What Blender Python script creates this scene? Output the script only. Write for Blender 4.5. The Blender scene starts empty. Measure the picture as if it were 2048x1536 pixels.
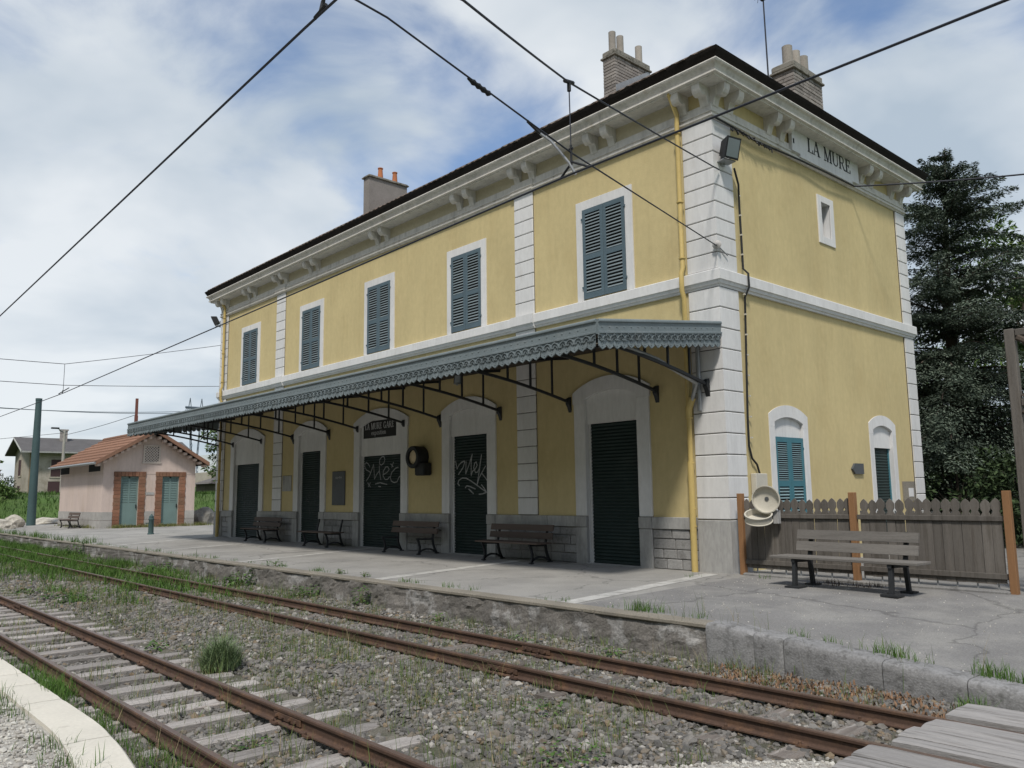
import bpy, bmesh, math, random
import numpy as np
from mathutils import Vector, Matrix, noise as mnoise
R = math.radians
random.seed(7); rng = np.random.default_rng(7)
scene = bpy.context.scene
col = scene.collection

# ------------------------------------------------------------------ camera
cd = bpy.data.cameras.new('camera'); cam = bpy.data.objects.new('camera', cd); col.objects.link(cam)
YAW, PITCH, ROLL = 0.8372, 0.1340, -0.0128
f_ = Vector((-math.sin(YAW)*math.cos(PITCH), math.cos(YAW)*math.cos(PITCH), math.sin(PITCH)))
r_ = Vector((math.cos(YAW), math.sin(YAW), 0)); u_ = r_.cross(f_)
rr = r_*math.cos(ROLL)+u_*math.sin(ROLL); uu = -r_*math.sin(ROLL)+u_*math.cos(ROLL)
m = Matrix((( rr.x, uu.x, -f_.x, 9.0316), (rr.y, uu.y, -f_.y, -13.7142), (rr.z, uu.z, -f_.z, 1.55), (0, 0, 0, 1)))
cam.matrix_world = m
cd.sensor_width = 36; cd.sensor_fit = 'HORIZONTAL'; cd.lens = 1635.5/2048*36
cd.clip_start = 0.05; cd.clip_end = 6000
scene.camera = cam
CAM = Vector((9.0316, -13.7142, 1.55))

# ------------------------------------------------------------------ sky and sun
SUN_DIR = Vector((0.45, -0.57, 1.0)).normalized()
elev = math.asin(SUN_DIR.z)
world = bpy.data.worlds.new('World'); scene.world = world; world.use_nodes = True
nt = world.node_tree; nt.nodes.clear()
def wn(t, **k):
    n = nt.nodes.new(t)
    for a, b in k.items(): setattr(n, a, b)
    return n
def wl(a, b): nt.links.new(a, b)
out = wn('ShaderNodeOutputWorld'); bg = wn('ShaderNodeBackground'); bg.inputs['Strength'].default_value = 0.095
sky = wn('ShaderNodeTexSky', sky_type='NISHITA', sun_disc=False)
sky.sun_elevation = elev; sky.sun_rotation = math.atan2(SUN_DIR.x, SUN_DIR.y)
sky.altitude = 880; sky.air_density = 1.0; sky.dust_density = 0.7; sky.ozone_density = 1.0
tc = wn('ShaderNodeTexCoord'); sep = wn('ShaderNodeSeparateXYZ'); wl(tc.outputs['Generated'], sep.inputs[0])
def mth(op, a, b=None, c=None, clamp=False):
    n = wn('ShaderNodeMath', operation=op, use_clamp=clamp)
    for i, v in enumerate((a, b, c)):
        if v is None: continue
        if isinstance(v, (int, float)): n.inputs[i].default_value = v
        else: wl(v, n.inputs[i])
    return n.outputs[0]
# cloud layer: direction projected on a flat layer, so clouds shrink towards the horizon
dz = mth('ADD', mth('MAXIMUM', sep.outputs['Z'], 0.0), 0.22)
cx = mth('DIVIDE', sep.outputs['X'], dz); cy = mth('DIVIDE', sep.outputs['Y'], dz)
comb = wn('ShaderNodeCombineXYZ'); wl(cx, comb.inputs[0]); wl(cy, comb.inputs[1])
def cloud_noise(scale, off, detail=8, rough=0.55, dist=0.25):
    mp = wn('ShaderNodeMapping'); mp.inputs['Location'].default_value = off
    wl(comb.outputs[0], mp.inputs[0])
    n = wn('ShaderNodeTexNoise'); n.inputs['Scale'].default_value = scale; n.inputs['Detail'].default_value = detail
    n.inputs['Roughness'].default_value = rough; n.inputs['Distortion'].default_value = dist
    wl(mp.outputs[0], n.inputs['Vector']); return n.outputs[0]
CLOUD_OFF = (0.55, 10.65, 0.0)
big = cloud_noise(1.0, CLOUD_OFF, 4, 0.5, 0.3); fine = cloud_noise(2.6, (13.8, 1.5, 2.0), 8, 0.55, 0.5); shade = cloud_noise(1.3, (2.65, 7.56, 4.0), 5, 0.5)
dens = mth('ADD', mth('MULTIPLY', big, 0.66), mth('MULTIPLY', fine, 0.34))
low = mth('SUBTRACT', 1.0, mth('MULTIPLY', mth('MAXIMUM', sep.outputs['Z'], 0.0), 1.55), clamp=True)   # cloud thickens towards the horizon
dens = mth('ADD', dens, mth('MULTIPLY', low, 0.125))
mr = wn('ShaderNodeMapRange', interpolation_type='SMOOTHSTEP'); mr.inputs['From Min'].default_value = 0.415; mr.inputs['From Max'].default_value = 0.545; mr.inputs['To Min'].default_value = 0.02
wl(dens, mr.inputs['Value'])
cr = wn('ShaderNodeValToRGB'); e = cr.color_ramp.elements
e[0].position = 0.36; e[0].color = (5.0, 5.9, 6.8, 1); e[1].position = 0.60; e[1].color = (8.7, 9.1, 9.4, 1)
wl(shade, cr.inputs[0])
mixc = wn('ShaderNodeMix', data_type='RGBA'); wl(mth('MULTIPLY', mr.outputs[0], 0.93), mixc.inputs['Factor'])
skg = wn('ShaderNodeVectorMath', operation='SCALE'); wl(sky.outputs[0], skg.inputs[0]); skg.inputs['Scale'].default_value = 1.75
wl(skg.outputs[0], mixc.inputs['A']); wl(cr.outputs[0], mixc.inputs['B'])
wl(mixc.outputs['Result'], bg.inputs['Color']); wl(bg.outputs[0], out.inputs['Surface'])

sl = bpy.data.lights.new('sun', 'SUN'); sl.energy = 3.3; sl.angle = R(7); sl.color = (1.0, 0.95, 0.87)
so = bpy.data.objects.new('sun', sl); col.objects.link(so); so.location = (20, -30, 50)
so.rotation_euler = (-SUN_DIR).to_track_quat('-Z', 'Y').to_euler()
vs = scene.view_settings; vs.view_transform = 'Standard'; vs.look = 'None'; vs.exposure = 0.0; vs.gamma = 1.0
vs.use_curve_mapping = False
scene.render.resolution_x = 1024; scene.render.resolution_y = 768

# ------------------------------------------------------------------ materials
MATS = {}
def mat(name, base, rough=0.85, var=0.12, scale=1.5, fine=30.0, fvar=0.10, bump=0.15, bscale=60.0, rand=0.0,
        col2=None, c2scale=2.0, c2lo=0.55, c2hi=0.7, stretch=(1, 1, 1), metal=0.0, island=None, spec=0.3, c2amt=1.0, streak=0.0, crack=None):
    if name in MATS: return MATS[name]
    mt = bpy.data.materials.new(name); mt.use_nodes = True; MATS[name] = mt
    t = mt.node_tree; N = t.nodes; L = t.links
    b = N['Principled BSDF']; b.inputs['Roughness'].default_value = rough; b.inputs['Metallic'].default_value = metal
    b.inputs['Specular IOR Level'].default_value = spec
    geo = N.new('ShaderNodeNewGeometry'); mp = N.new('ShaderNodeMapping'); mp.inputs['Scale'].default_value = stretch
    L.new(geo.outputs['Position'], mp.inputs[0])
    def noi(s, d=5, r=0.6, stretched=True):
        n = N.new('ShaderNodeTexNoise'); n.inputs['Scale'].default_value = s; n.inputs['Detail'].default_value = d; n.inputs['Roughness'].default_value = r
        L.new(mp.outputs[0] if stretched else geo.outputs['Position'], n.inputs['Vector']); return n.outputs[0]
    def mr_(v, a0, a1, b0, b1):
        n = N.new('ShaderNodeMapRange'); L.new(v, n.inputs[0])
        for i, x in enumerate((a0, a1, b0, b1)): n.inputs[i+1].default_value = x
        return n.outputs[0]
    def mul(a, b_):
        n = N.new('ShaderNodeMath'); n.operation = 'MULTIPLY'; L.new(a, n.inputs[0]); L.new(b_, n.inputs[1]); return n.outputs[0]
    v = mul(mr_(noi(scale), 0.3, 0.7, 1-var, 1+var), mr_(noi(fine, 4), 0.3, 0.7, 1-fvar, 1+fvar))
    if rand:
        oi = N.new('ShaderNodeObjectInfo'); v = mul(v, mr_(oi.outputs['Random'], 0, 1, 1-rand, 1+rand))
    if streak:                                   # rain streaks and grime running down the wall
        sm_ = N.new('ShaderNodeMapping'); sm_.inputs['Scale'].default_value = (3.2, 3.2, 0.16); L.new(geo.outputs['Position'], sm_.inputs[0])
        sn = N.new('ShaderNodeTexNoise'); sn.inputs['Scale'].default_value = 1.6; sn.inputs['Detail'].default_value = 7; sn.inputs['Roughness'].default_value = 0.7
        L.new(sm_.outputs[0], sn.inputs['Vector']); v = mul(v, mr_(sn.outputs[0], 0.50, 0.72, 1.0, 1.0-streak))
    if crack:                                    # thin dark cracks between irregular patches
        vo = N.new('ShaderNodeTexVoronoi'); vo.feature = 'DISTANCE_TO_EDGE'; vo.inputs['Scale'].default_value = crack
        dn = N.new('ShaderNodeTexNoise'); dn.inputs['Scale'].default_value = 2.2; dn.inputs['Detail'].default_value = 5; L.new(geo.outputs['Position'], dn.inputs['Vector'])
        av = N.new('ShaderNodeVectorMath'); av.operation = 'MULTIPLY_ADD'; L.new(dn.outputs['Color'], av.inputs[0]); av.inputs[1].default_value = (0.9, 0.9, 0.0); L.new(geo.outputs['Position'], av.inputs[2])
        L.new(av.outputs[0], vo.inputs['Vector']); v = mul(v, mr_(vo.outputs['Distance'], 0.0, 0.012, 0.62, 1.0))
    c = None
    if island:                                   # list of (position, colour): one colour for each loose piece
        ramp = N.new('ShaderNodeValToRGB'); ramp.color_ramp.interpolation = 'CONSTANT'
        es = ramp.color_ramp.elements
        while len(es) < len(island): es.new(0.5)
        for k, (p_, c_) in enumerate(island): es[k].position = p_; es[k].color = (*c_, 1)
        L.new(geo.outputs['Random Per Island'], ramp.inputs[0]); c = ramp.outputs[0]
    else:
        rgb = N.new('ShaderNodeRGB'); rgb.outputs[0].default_value = (*base, 1); c = rgb.outputs[0]
    if col2 is not None:
        mx = N.new('ShaderNodeMix'); mx.data_type = 'RGBA'
        L.new(mr_(noi(c2scale, 6, 0.65), c2lo, c2hi, 0, c2amt), mx.inputs['Factor']); L.new(c, mx.inputs['A']); mx.inputs['B'].default_value = (*col2, 1)
        c = mx.outputs['Result']
    vm = N.new('ShaderNodeVectorMath'); vm.operation = 'SCALE'; L.new(c, vm.inputs[0]); L.new(v, vm.inputs['Scale'])
    L.new(vm.outputs[0], b.inputs['Base Color'])
    if bump:
        bn = N.new('ShaderNodeBump'); bn.inputs['Strength'].default_value = bump; bn.inputs['Distance'].default_value = 0.02
        L.new(noi(bscale, 5, 0.65), bn.inputs['Height']); L.new(bn.outputs[0], b.inputs['Normal'])
    return mt

M_yellow = mat('yellow_render', (0.54, 0.445, 0.235), 0.92, 0.07, 0.7, 9, 0.05, 0.25, 45, col2=(0.47, 0.37, 0.185), c2scale=1.1, c2lo=0.50, c2hi=0.75, c2amt=0.6, stretch=(1, 1, 0.6), streak=0.07)
M_white = mat('white_paint', (0.645, 0.64, 0.635), 0.8, 0.06, 1.2, 14, 0.05, 0.12, 50, rand=0.03, col2=(0.48, 0.45, 0.41), c2scale=2.5, c2lo=0.60, c2hi=0.78, c2amt=0.7, stretch=(1, 1, 0.35), streak=0.11)
M_cornice = mat('cornice_paint', (0.60, 0.575, 0.53), 0.85, 0.08, 1.5, 12, 0.08, 0.15, 40, col2=(0.36, 0.32, 0.25), c2scale=3.0, c2lo=0.58, c2hi=0.75, c2amt=0.8, stretch=(1, 1, 0.4), streak=0.30)
M_stone = mat('grey_stone', (0.27, 0.265, 0.26), 0.9, 0.15, 2.5, 25, 0.15, 0.45, 30, rand=0.16, col2=(0.16, 0.155, 0.15), c2scale=5, c2lo=0.52, c2hi=0.7)
M_plinth = mat('plinth_stone', (0.36, 0.355, 0.345), 0.9, 0.12, 2.0, 20, 0.12, 0.25, 30, rand=0.06, col2=(0.22, 0.215, 0.21), c2scale=3, c2lo=0.5, c2hi=0.72, stretch=(1, 1, 0.3))
M_mortar = mat('mortar', (0.20, 0.19, 0.18), 0.95, 0.1, 3, 30, 0.15, 0.3, 40)
M_dark = mat('dark_void', (0.02, 0.022, 0.025), 0.9, 0.0, 1, 10, 0.0, 0, 10)
M_shut = mat('blue_grey_shutter', (0.085, 0.125, 0.150), 0.7, 0.10, 3, 40, 0.08, 0.08, 80, rand=0.08)
M_slat = mat('faded_sunlit_slat', (0.155, 0.19, 0.205), 0.75, 0.12, 3, 40, 0.1, 0.08, 80, rand=0.14)  # paler than the frame: fading plus sunlight on the slats, put into the colour
M_tslat = mat('faded_sunlit_teal_slat', (0.17, 0.25, 0.27), 0.75, 0.1, 3, 40, 0.08, 0.08, 80, rand=0.1)  # light caught by the teal slats is mixed into this faded colour
M_teal = mat('teal_shutter', (0.055, 0.17, 0.21), 0.6, 0.08, 3, 40, 0.06, 0.08, 80, rand=0.06)
M_roller = mat('dark_green_roller', (0.016, 0.030, 0.028), 0.6, 0.15, 1.2, 30, 0.1, 0.03, 60, col2=(0.032, 0.045, 0.043), c2scale=1.4, c2lo=0.5, c2hi=0.75)
M_pipe = mat('yellow_pipe', (0.50, 0.375, 0.14), 0.6, 0.08, 1.5, 20, 0.06, 0.05, 40, col2=(0.33, 0.26, 0.13), c2scale=2.2, c2lo=0.58, c2hi=0.75, stretch=(1, 1, 0.4))
M_roofedge = mat('roof_edge_wood', (0.022, 0.019, 0.017), 0.95, 0.2, 2, 30, 0.2, 0.2, 40, spec=0.1)
M_tile = mat('roof_tile', (0.13, 0.095, 0.075), 0.9, 0.25, 2, 20, 0.2, 0.3, 30, col2=(0.13, 0.11, 0.09), c2scale=3, c2lo=0.45, c2hi=0.65)
M_zinc = mat('canopy_zinc', (0.168, 0.200, 0.212), 0.55, 0.10, 1.5, 25, 0.10, 0.12, 60, rand=0.10, col2=(0.21, 0.23, 0.235), c2scale=4, c2lo=0.5, c2hi=0.75, c2amt=0.7)
M_iron = mat('dark_iron', (0.028, 0.030, 0.033), 0.6, 0.15, 4, 40, 0.1, 0.1, 80)
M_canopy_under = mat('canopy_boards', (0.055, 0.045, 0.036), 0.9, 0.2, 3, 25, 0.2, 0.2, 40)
M_brick = mat('chimney_brick', (0.27, 0.245, 0.225), 0.92, 0.12, 3, 30, 0.15, 0.35, 50, rand=0.28, col2=(0.17, 0.15, 0.14), c2scale=4, c2lo=0.5, c2hi=0.7)
M_cap = mat('chimney_cap', (0.24, 0.225, 0.195), 0.92, 0.15, 3, 30, 0.15, 0.35, 50, col2=(0.09, 0.085, 0.07), c2scale=6, c2lo=0.5, c2hi=0.65)
M_pot = mat('cement_pot', (0.33, 0.30, 0.265), 0.9, 0.15, 3, 30, 0.1, 0.2, 50, rand=0.1)
M_terra = mat('terracotta_pot', (0.40, 0.15, 0.07), 0.85, 0.15, 3, 30, 0.1, 0.15, 50, rand=0.1)
M_chim_grey = mat('grey_chimney_render', (0.235, 0.215, 0.20), 0.93, 0.12, 1.5, 20, 0.1, 0.2, 40)
M_wood_grey = mat('weathered_wood', (0.132, 0.119, 0.106), 0.9, 0.15, 1.5, 30, 0.15, 0.3, 30, rand=0.18, stretch=(8, 8, 0.6), col2=(0.09, 0.078, 0.066), c2scale=2.5, c2lo=0.5, c2hi=0.72)
M_plank = mat('bench_plank', (0.165, 0.153, 0.140), 0.85, 0.12, 2, 30, 0.15, 0.25, 30, rand=0.12, stretch=(0.5, 8, 8), col2=(0.12, 0.11, 0.10), c2scale=3, c2lo=0.5, c2hi=0.75)
M_bench_brown = mat('bench_brown', (0.10, 0.075, 0.062), 0.75, 0.12, 2, 30, 0.12, 0.2, 30, rand=0.14, stretch=(0.5, 8, 8))
M_post = mat('orange_post', (0.245, 0.13, 0.062), 0.85, 0.1, 2, 30, 0.1, 0.2, 30, rand=0.08, stretch=(8, 8, 0.5))
M_rail = mat('rusty_rail', (0.085, 0.052, 0.038), 0.75, 0.15, 2, 40, 0.15, 0.2, 60, col2=(0.15, 0.085, 0.05), c2scale=5, c2lo=0.5, c2hi=0.72)
M_railtop = mat('rail_head', (0.15, 0.105, 0.085), 0.42, 0.15, 2, 40, 0.15, 0.08, 60, metal=0.35)
M_sleeper = mat('pale_sleeper', (0.33, 0.305, 0.285), 0.92, 0.2, 1.5, 25, 0.2, 0.6, 25, rand=0.28, stretch=(9, 0.7, 9), col2=(0.17, 0.145, 0.13), c2scale=2.2, c2lo=0.52, c2hi=0.7)
M_sleeper_d = mat('dark_sleeper', (0.15, 0.13, 0.115), 0.92, 0.2, 1.5, 25, 0.2, 0.45, 25, rand=0.3, stretch=(9, 0.7, 9), col2=(0.27, 0.25, 0.23), c2scale=2.2, c2lo=0.52, c2hi=0.7)
M_crossing = mat('crossing_plank', (0.31, 0.295, 0.285), 0.92, 0.12, 1.5, 25, 0.15, 0.5, 22, rand=0.1, stretch=(0.6, 9, 9), col2=(0.15, 0.14, 0.13), c2scale=2.0, c2lo=0.52, c2hi=0.68)
M_asphalt = mat('platform_asphalt', (0.315, 0.305, 0.285), 0.95, 0.10, 0.6, 60, 0.16, 0.35, 120, col2=(0.245, 0.238, 0.225), c2scale=0.5, c2lo=0.42, c2hi=0.65, crack=0.33)
M_ramp = mat('ramp_gravel', (0.20, 0.195, 0.19), 0.95, 0.10, 0.7, 55, 0.22, 0.4, 110, col2=(0.255, 0.248, 0.235), c2scale=1.1, c2lo=0.46, c2hi=0.62, crack=0.28)
M_strip = mat('white_strip', (0.47, 0.46, 0.435), 0.9, 0.12, 1.5, 40, 0.1, 0.2, 60, col2=(0.30, 0.29, 0.27), c2scale=4, c2lo=0.48, c2hi=0.66)
M_coping = mat('tan_coping', (0.235, 0.212, 0.175), 0.95, 0.15, 1.2, 40, 0.2, 0.4, 70, col2=(0.19, 0.175, 0.15), c2scale=2, c2lo=0.5, c2hi=0.7)
M_platwall = mat('platform_wall', (0.175, 0.162, 0.148), 0.95, 0.22, 1.3, 30, 0.25, 0.8, 25, col2=(0.30, 0.29, 0.28), c2scale=1.6, c2lo=0.54, c2hi=0.60)
M_kstone = mat('kerb_stone_grey', (0.235, 0.232, 0.232), 0.9, 0.15, 2, 40, 0.2, 0.5, 45, rand=0.08, col2=(0.13, 0.128, 0.125), c2scale=9, c2lo=0.50, c2hi=0.66)
M_kwhite = mat('pale_limestone', (0.60, 0.565, 0.49), 0.85, 0.06, 1.5, 30, 0.06, 0.12, 40, rand=0.03, col2=(0.42, 0.39, 0.33), c2scale=3.5, c2lo=0.6, c2hi=0.75)
M_soil = mat('ballast_bed', (0.10, 0.098, 0.072), 0.97, 0.2, 2, 50, 0.35, 0.8, 60, col2=(0.17, 0.155, 0.13), c2scale=3, c2lo=0.45, c2hi=0.65)
M_pale_gravel = mat('pale_gravel', (0.42, 0.40, 0.36), 0.97, 0.1, 3, 80, 0.25, 0.6, 120, col2=(0.27, 0.25, 0.22), c2scale=14, c2lo=0.52, c2hi=0.68)
M_stones = mat('ballast_stones', (0.2, 0.2, 0.2), 0.92, 0.12, 8, 60, 0.15, 0.3, 80, island=[(0.0, (0.10, 0.096, 0.09)), (0.16, (0.165, 0.155, 0.143)), (0.36, (0.135, 0.128, 0.12)), (0.52, (0.195, 0.182, 0.165)), (0.68, (0.175, 0.150, 0.12)), (0.80, (0.225, 0.212, 0.195)), (0.91, (0.20, 0.155, 0.105)), (0.955, (0.34, 0.32, 0.29)), (0.997, (0.24, 0.13, 0.07))])
M_grass = mat('grass_blades', (0.1, 0.15, 0.05), 0.8, 0.15, 1.0, 20, 0.1, 0, 10, island=[(0.0, (0.075, 0.125, 0.030)), (0.3, (0.105, 0.155, 0.045)), (0.55, (0.13, 0.165, 0.06)), (0.75, (0.20, 0.185, 0.09)), (0.9, (0.27, 0.22, 0.13))], spec=0.15)
M_lush = mat('lush_grass', (0.1, 0.15, 0.05), 0.8, 0.2, 0.6, 10, 0.1, 0, 10, island=[(0.0, (0.052, 0.115, 0.020)), (0.4, (0.075, 0.145, 0.028)), (0.8, (0.10, 0.165, 0.045))], spec=0.15)
M_leaf = mat('weed_leaf', (0.085, 0.17, 0.035), 0.7, 0.15, 6, 20, 0.1, 0, 10, island=[(0.0, (0.045, 0.098, 0.022)), (0.4, (0.066, 0.130, 0.030)), (0.75, (0.09, 0.155, 0.042))], spec=0.25)
M_pink = mat('pink_render', (0.58, 0.475, 0.425), 0.92, 0.06, 0.8, 12, 0.05, 0.15, 40, col2=(0.50, 0.39, 0.31), c2scale=0.9, c2lo=0.52, c2hi=0.72, c2amt=0.6, stretch=(1, 1, 0.35), streak=0.14)
M_hutstone = mat('hut_plinth', (0.37, 0.355, 0.335), 0.93, 0.12, 2.5, 15, 0.1, 0.2, 30, rand=0.12)
M_hutbrick = mat('hut_brick', (0.235, 0.115, 0.072), 0.9, 0.12, 3, 30, 0.1, 0.2, 40, rand=0.25, col2=(0.21, 0.13, 0.085), c2scale=1.2, c2lo=0.45, c2hi=0.7)
M_huttile = mat('hut_tile', (0.225, 0.125, 0.085), 0.88, 0.15, 1.5, 20, 0.15, 0.2, 30, rand=0.12, col2=(0.20, 0.11, 0.075), c2scale=1.5, c2lo=0.5, c2hi=0.7)
M_hutdoor = mat('grey_green_door', (0.16, 0.235, 0.225), 0.75, 0.06, 3, 30, 0.05, 0.05, 60)
M_wire = mat('wire', (0.03, 0.033, 0.045), 0.6, 0.0, 1, 10, 0.0, 0, 10)
M_black = mat('black_metal', (0.018, 0.019, 0.021), 0.55, 0.1, 5, 40, 0.1, 0.05, 60)
M_cream = mat('cream_plastic', (0.52, 0.49, 0.42), 0.6, 0.06, 4, 40, 0.05, 0.05, 60)
M_polegreen = mat('green_pole', (0.055, 0.095, 0.098), 0.6, 0.1, 1, 20, 0.06, 0.05, 40)
M_glass = mat('lamp_glass', (0.16, 0.19, 0.20), 0.15, 0.05, 2, 10, 0.0, 0, 10, spec=0.6)
M_galv = mat('galvanised', (0.33, 0.34, 0.35), 0.45, 0.1, 4, 40, 0.1, 0.05, 60, metal=0.5)
M_letter = mat('letter_paint', (0.035, 0.037, 0.040), 0.8, 0.05, 5, 40, 0.05, 0, 60)
M_signblack = mat('sign_black', (0.012, 0.011, 0.012), 0.5, 0.05, 5, 40, 0.05, 0, 60)
M_signwhite = mat('sign_white', (0.55, 0.55, 0.56), 0.7, 0.05, 5, 40, 0.05, 0, 60)
M_graf = mat('graffiti_paint', (0.30, 0.31, 0.32), 0.7, 0.2, 8, 40, 0.2, 0, 60)
M_slate_panel = mat('notice_panel', (0.085, 0.092, 0.098), 0.6, 0.1, 3, 40, 0.08, 0.05, 60)
M_bark = mat('bark', (0.085, 0.068, 0.055), 0.95, 0.2, 4, 30, 0.2, 0.5, 25, stretch=(4, 4, 0.7))
M_frieze = mat('frieze_paint', (0.47, 0.42, 0.30), 0.9, 0.08, 1.0, 12, 0.06, 0.15, 40)
M_hutpale = mat('hut_pale_trim', (0.50, 0.44, 0.39), 0.9, 0.06, 2, 15, 0.05, 0.1, 30)
M_cedar = mat('cedar_needles', (0.05, 0.08, 0.06), 0.75, 0.2, 0.5, 8, 0.15, 0, 10, island=[(0.0, (0.058, 0.080, 0.060)), (0.35, (0.088, 0.116, 0.086)), (0.65, (0.122, 0.152, 0.116)), (0.88, (0.16, 0.19, 0.15))], spec=0.2)
M_decid = mat('spring_leaves', (0.1, 0.16, 0.04), 0.7, 0.2, 0.5, 8, 0.15, 0, 10, island=[(0.0, (0.060, 0.105, 0.025)), (0.4, (0.085, 0.140, 0.035)), (0.8, (0.125, 0.175, 0.060))], spec=0.2)
M_hedge = mat('hedge_leaves', (0.04, 0.07, 0.03), 0.8, 0.2, 0.5, 8, 0.15, 0, 10, island=[(0.0, (0.026, 0.042, 0.020)), (0.5, (0.042, 0.066, 0.028)), (0.85, (0.06, 0.09, 0.04))], spec=0.15)
M_grassland = mat('grassland', (0.060, 0.110, 0.022), 0.95, 0.25, 0.25, 6, 0.25, 0.5, 8, col2=(0.085, 0.115, 0.040), c2scale=0.4, c2lo=0.45, c2hi=0.7)
M_housewall = mat('house_render', (0.39, 0.35, 0.30), 0.93, 0.12, 0.5, 6, 0.1, 0.1, 20, col2=(0.27, 0.24, 0.19), c2scale=0.7, c2lo=0.5, c2hi=0.7)
M_houseroof = mat('house_roof', (0.105, 0.10, 0.10), 0.9, 0.12, 0.8, 10, 0.12, 0.15, 15)
M_maroon = mat('maroon_shutter', (0.070, 0.040, 0.042), 0.8, 0.1, 2, 20, 0.08, 0.05, 40)
M_concrete_pole = mat('concrete_pole', (0.35, 0.33, 0.30), 0.9, 0.1, 1, 20, 0.1, 0.1, 40)
M_pylon = mat('pylon_steel', (0.10, 0.125, 0.155), 0.7, 0.05, 1, 10, 0.0, 0, 10)
M_redsteel = mat('red_brown_steel', (0.17, 0.065, 0.05), 0.8, 0.1, 1, 10, 0.05, 0.05, 40)
M_rock = mat('boulder_rock', (0.46, 0.43, 0.37), 0.93, 0.2, 1.5, 10, 0.2, 0.6, 8, col2=(0.25, 0.23, 0.19), c2scale=2.5, c2lo=0.5, c2hi=0.65)
M_rock_grey = mat('grey_boulder', (0.21, 0.20, 0.18), 0.93, 0.2, 1.5, 10, 0.2, 0.6, 8)
M_van = mat('white_cladding', (0.62, 0.66, 0.68), 0.5, 0.05, 1, 10, 0.03, 0, 10)
M_asphalt_dk = mat('shed_roof', (0.13, 0.12, 0.115), 0.9, 0.1, 1, 10, 0.1, 0.1, 10)

# ------------------------------------------------------------------ mesh helpers
class MB:
    def __init__(s): s.v = []; s.f = []
    def add(s, vs, fs):
        o = len(s.v); s.v += [tuple(a) for a in vs]; s.f += [tuple(i+o for i in f) for f in fs]; return s
    def box(s, a, b, ch=0.0):
        x0, y0, z0 = [min(p, q) for p, q in zip(a, b)]; x1, y1, z1 = [max(p, q) for p, q in zip(a, b)]
        if ch <= 0:
            return s.add([(x0,y0,z0),(x1,y0,z0),(x1,y1,z0),(x0,y1,z0),(x0,y0,z1),(x1,y0,z1),(x1,y1,z1),(x0,y1,z1)],
                         [(0,3,2,1),(4,5,6,7),(0,1,5,4),(1,2,6,5),(2,3,7,6),(3,0,4,7)])
        c = min(ch, (x1-x0)/4.4, (y1-y0)/4.4, (z1-z0)/2.4)
        vs = []
        for z, i in ((z0, c), (z0+c, 0), (z1-c, 0), (z1, c)):
            X0, X1, Y0, Y1 = x0+i, x1-i, y0+i, y1-i
            vs += [(X0+c, Y0, z), (X1-c, Y0, z), (X1, Y0+c, z), (X1, Y1-c, z), (X1-c, Y1, z), (X0+c, Y1, z), (X0, Y1-c, z), (X0, Y0+c, z)]
        fs = [tuple(range(7, -1, -1)), tuple(range(24, 32))]
        for k in range(3):
            for j in range(8):
                a_ = k*8+j; b_ = k*8+(j+1) % 8; fs.append((a_, b_, b_+8, a_+8))
        return s.add(vs, fs)
    def prism(s, poly, fn, d0, d1):
        """poly: list of 2-D points; fn(u, v, d) -> xyz; extruded from d0 to d1"""
        n = len(poly)
        vs = [fn(u, v, d0) for u, v in poly]+[fn(u, v, d1) for u, v in poly]
        fs = [tuple(range(n-1, -1, -1)), tuple(range(n, 2*n))]+[(i, (i+1) % n, (i+1) % n+n, i+n) for i in range(n)]
        return s.add(vs, fs)
    def tube(s, pts, r, n=8, cap=True):
        pts = [Vector(p) for p in pts]; k = len(pts)
        rs = r if isinstance(r, (list, tuple)) else [r]*k
        vs = []; prev = None
        for i, p in enumerate(pts):
            t = (pts[min(i+1, k-1)]-pts[max(i-1, 0)]).normalized()
            if prev is None:
                a = Vector((0, 0, 1)) if abs(t.z) < 0.9 else Vector((1, 0, 0)); u = t.cross(a).normalized()
            else:
                u = (prev-t*prev.dot(t)); u = u.normalized() if u.length > 1e-6 else t.orthogonal().normalized()
            prev = u; w = t.cross(u)
            for j in range(n):
                an = 2*math.pi*j/n; vs.append(p+(u*math.cos(an)+w*math.sin(an))*rs[i])
        fs = []
        for i in range(k-1):
            for j in range(n):
                a = i*n+j; b = i*n+(j+1) % n; fs.append((a, b, b+n, a+n))
        if cap: fs += [tuple(range(n-1, -1, -1)), tuple(range((k-1)*n, k*n))]
        return s.add(vs, fs)
    def lathe(s, prof, c=(0,0,0), ax=(0,0,1), n=20):
        """prof: list of (r, h) along the axis"""
        ax = Vector(ax).normalized(); u = ax.orthogonal().normalized(); w = ax.cross(u); c = Vector(c); vs = []
        for r, h in prof:
            for j in range(n):
                an = 2*math.pi*j/n; vs.append(c+ax*h+(u*math.cos(an)+w*math.sin(an))*max(r, 1e-4))
        fs = []
        for i in range(len(prof)-1):
            for j in range(n):
                a = i*n+j; b = i*n+(j+1) % n; fs.append((a, b, b+n, a+n))
        fs += [tuple(range(n-1, -1, -1)), tuple(range((len(prof)-1)*n, len(prof)*n))]
        return s.add(vs, fs)
    def mesh(s, name, mt, smooth=False):
        me = bpy.data.meshes.new(name); me.from_pydata([tuple(v) for v in s.v], [], s.f)
        bm = bmesh.new(); bm.from_mesh(me); bmesh.ops.recalc_face_normals(bm, faces=bm.faces); bm.to_mesh(me); bm.free()
        if mt: me.materials.append(mt)
        if smooth: me.polygons.foreach_set('use_smooth', [True]*len(me.polygons))
        me.update(); return me
    def build(s, name, mt, parent=None, loc=(0,0,0), rot=(0,0,0), smooth=False):
        return inst(name, s.mesh(name, mt, smooth), parent, loc, rot)
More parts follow.
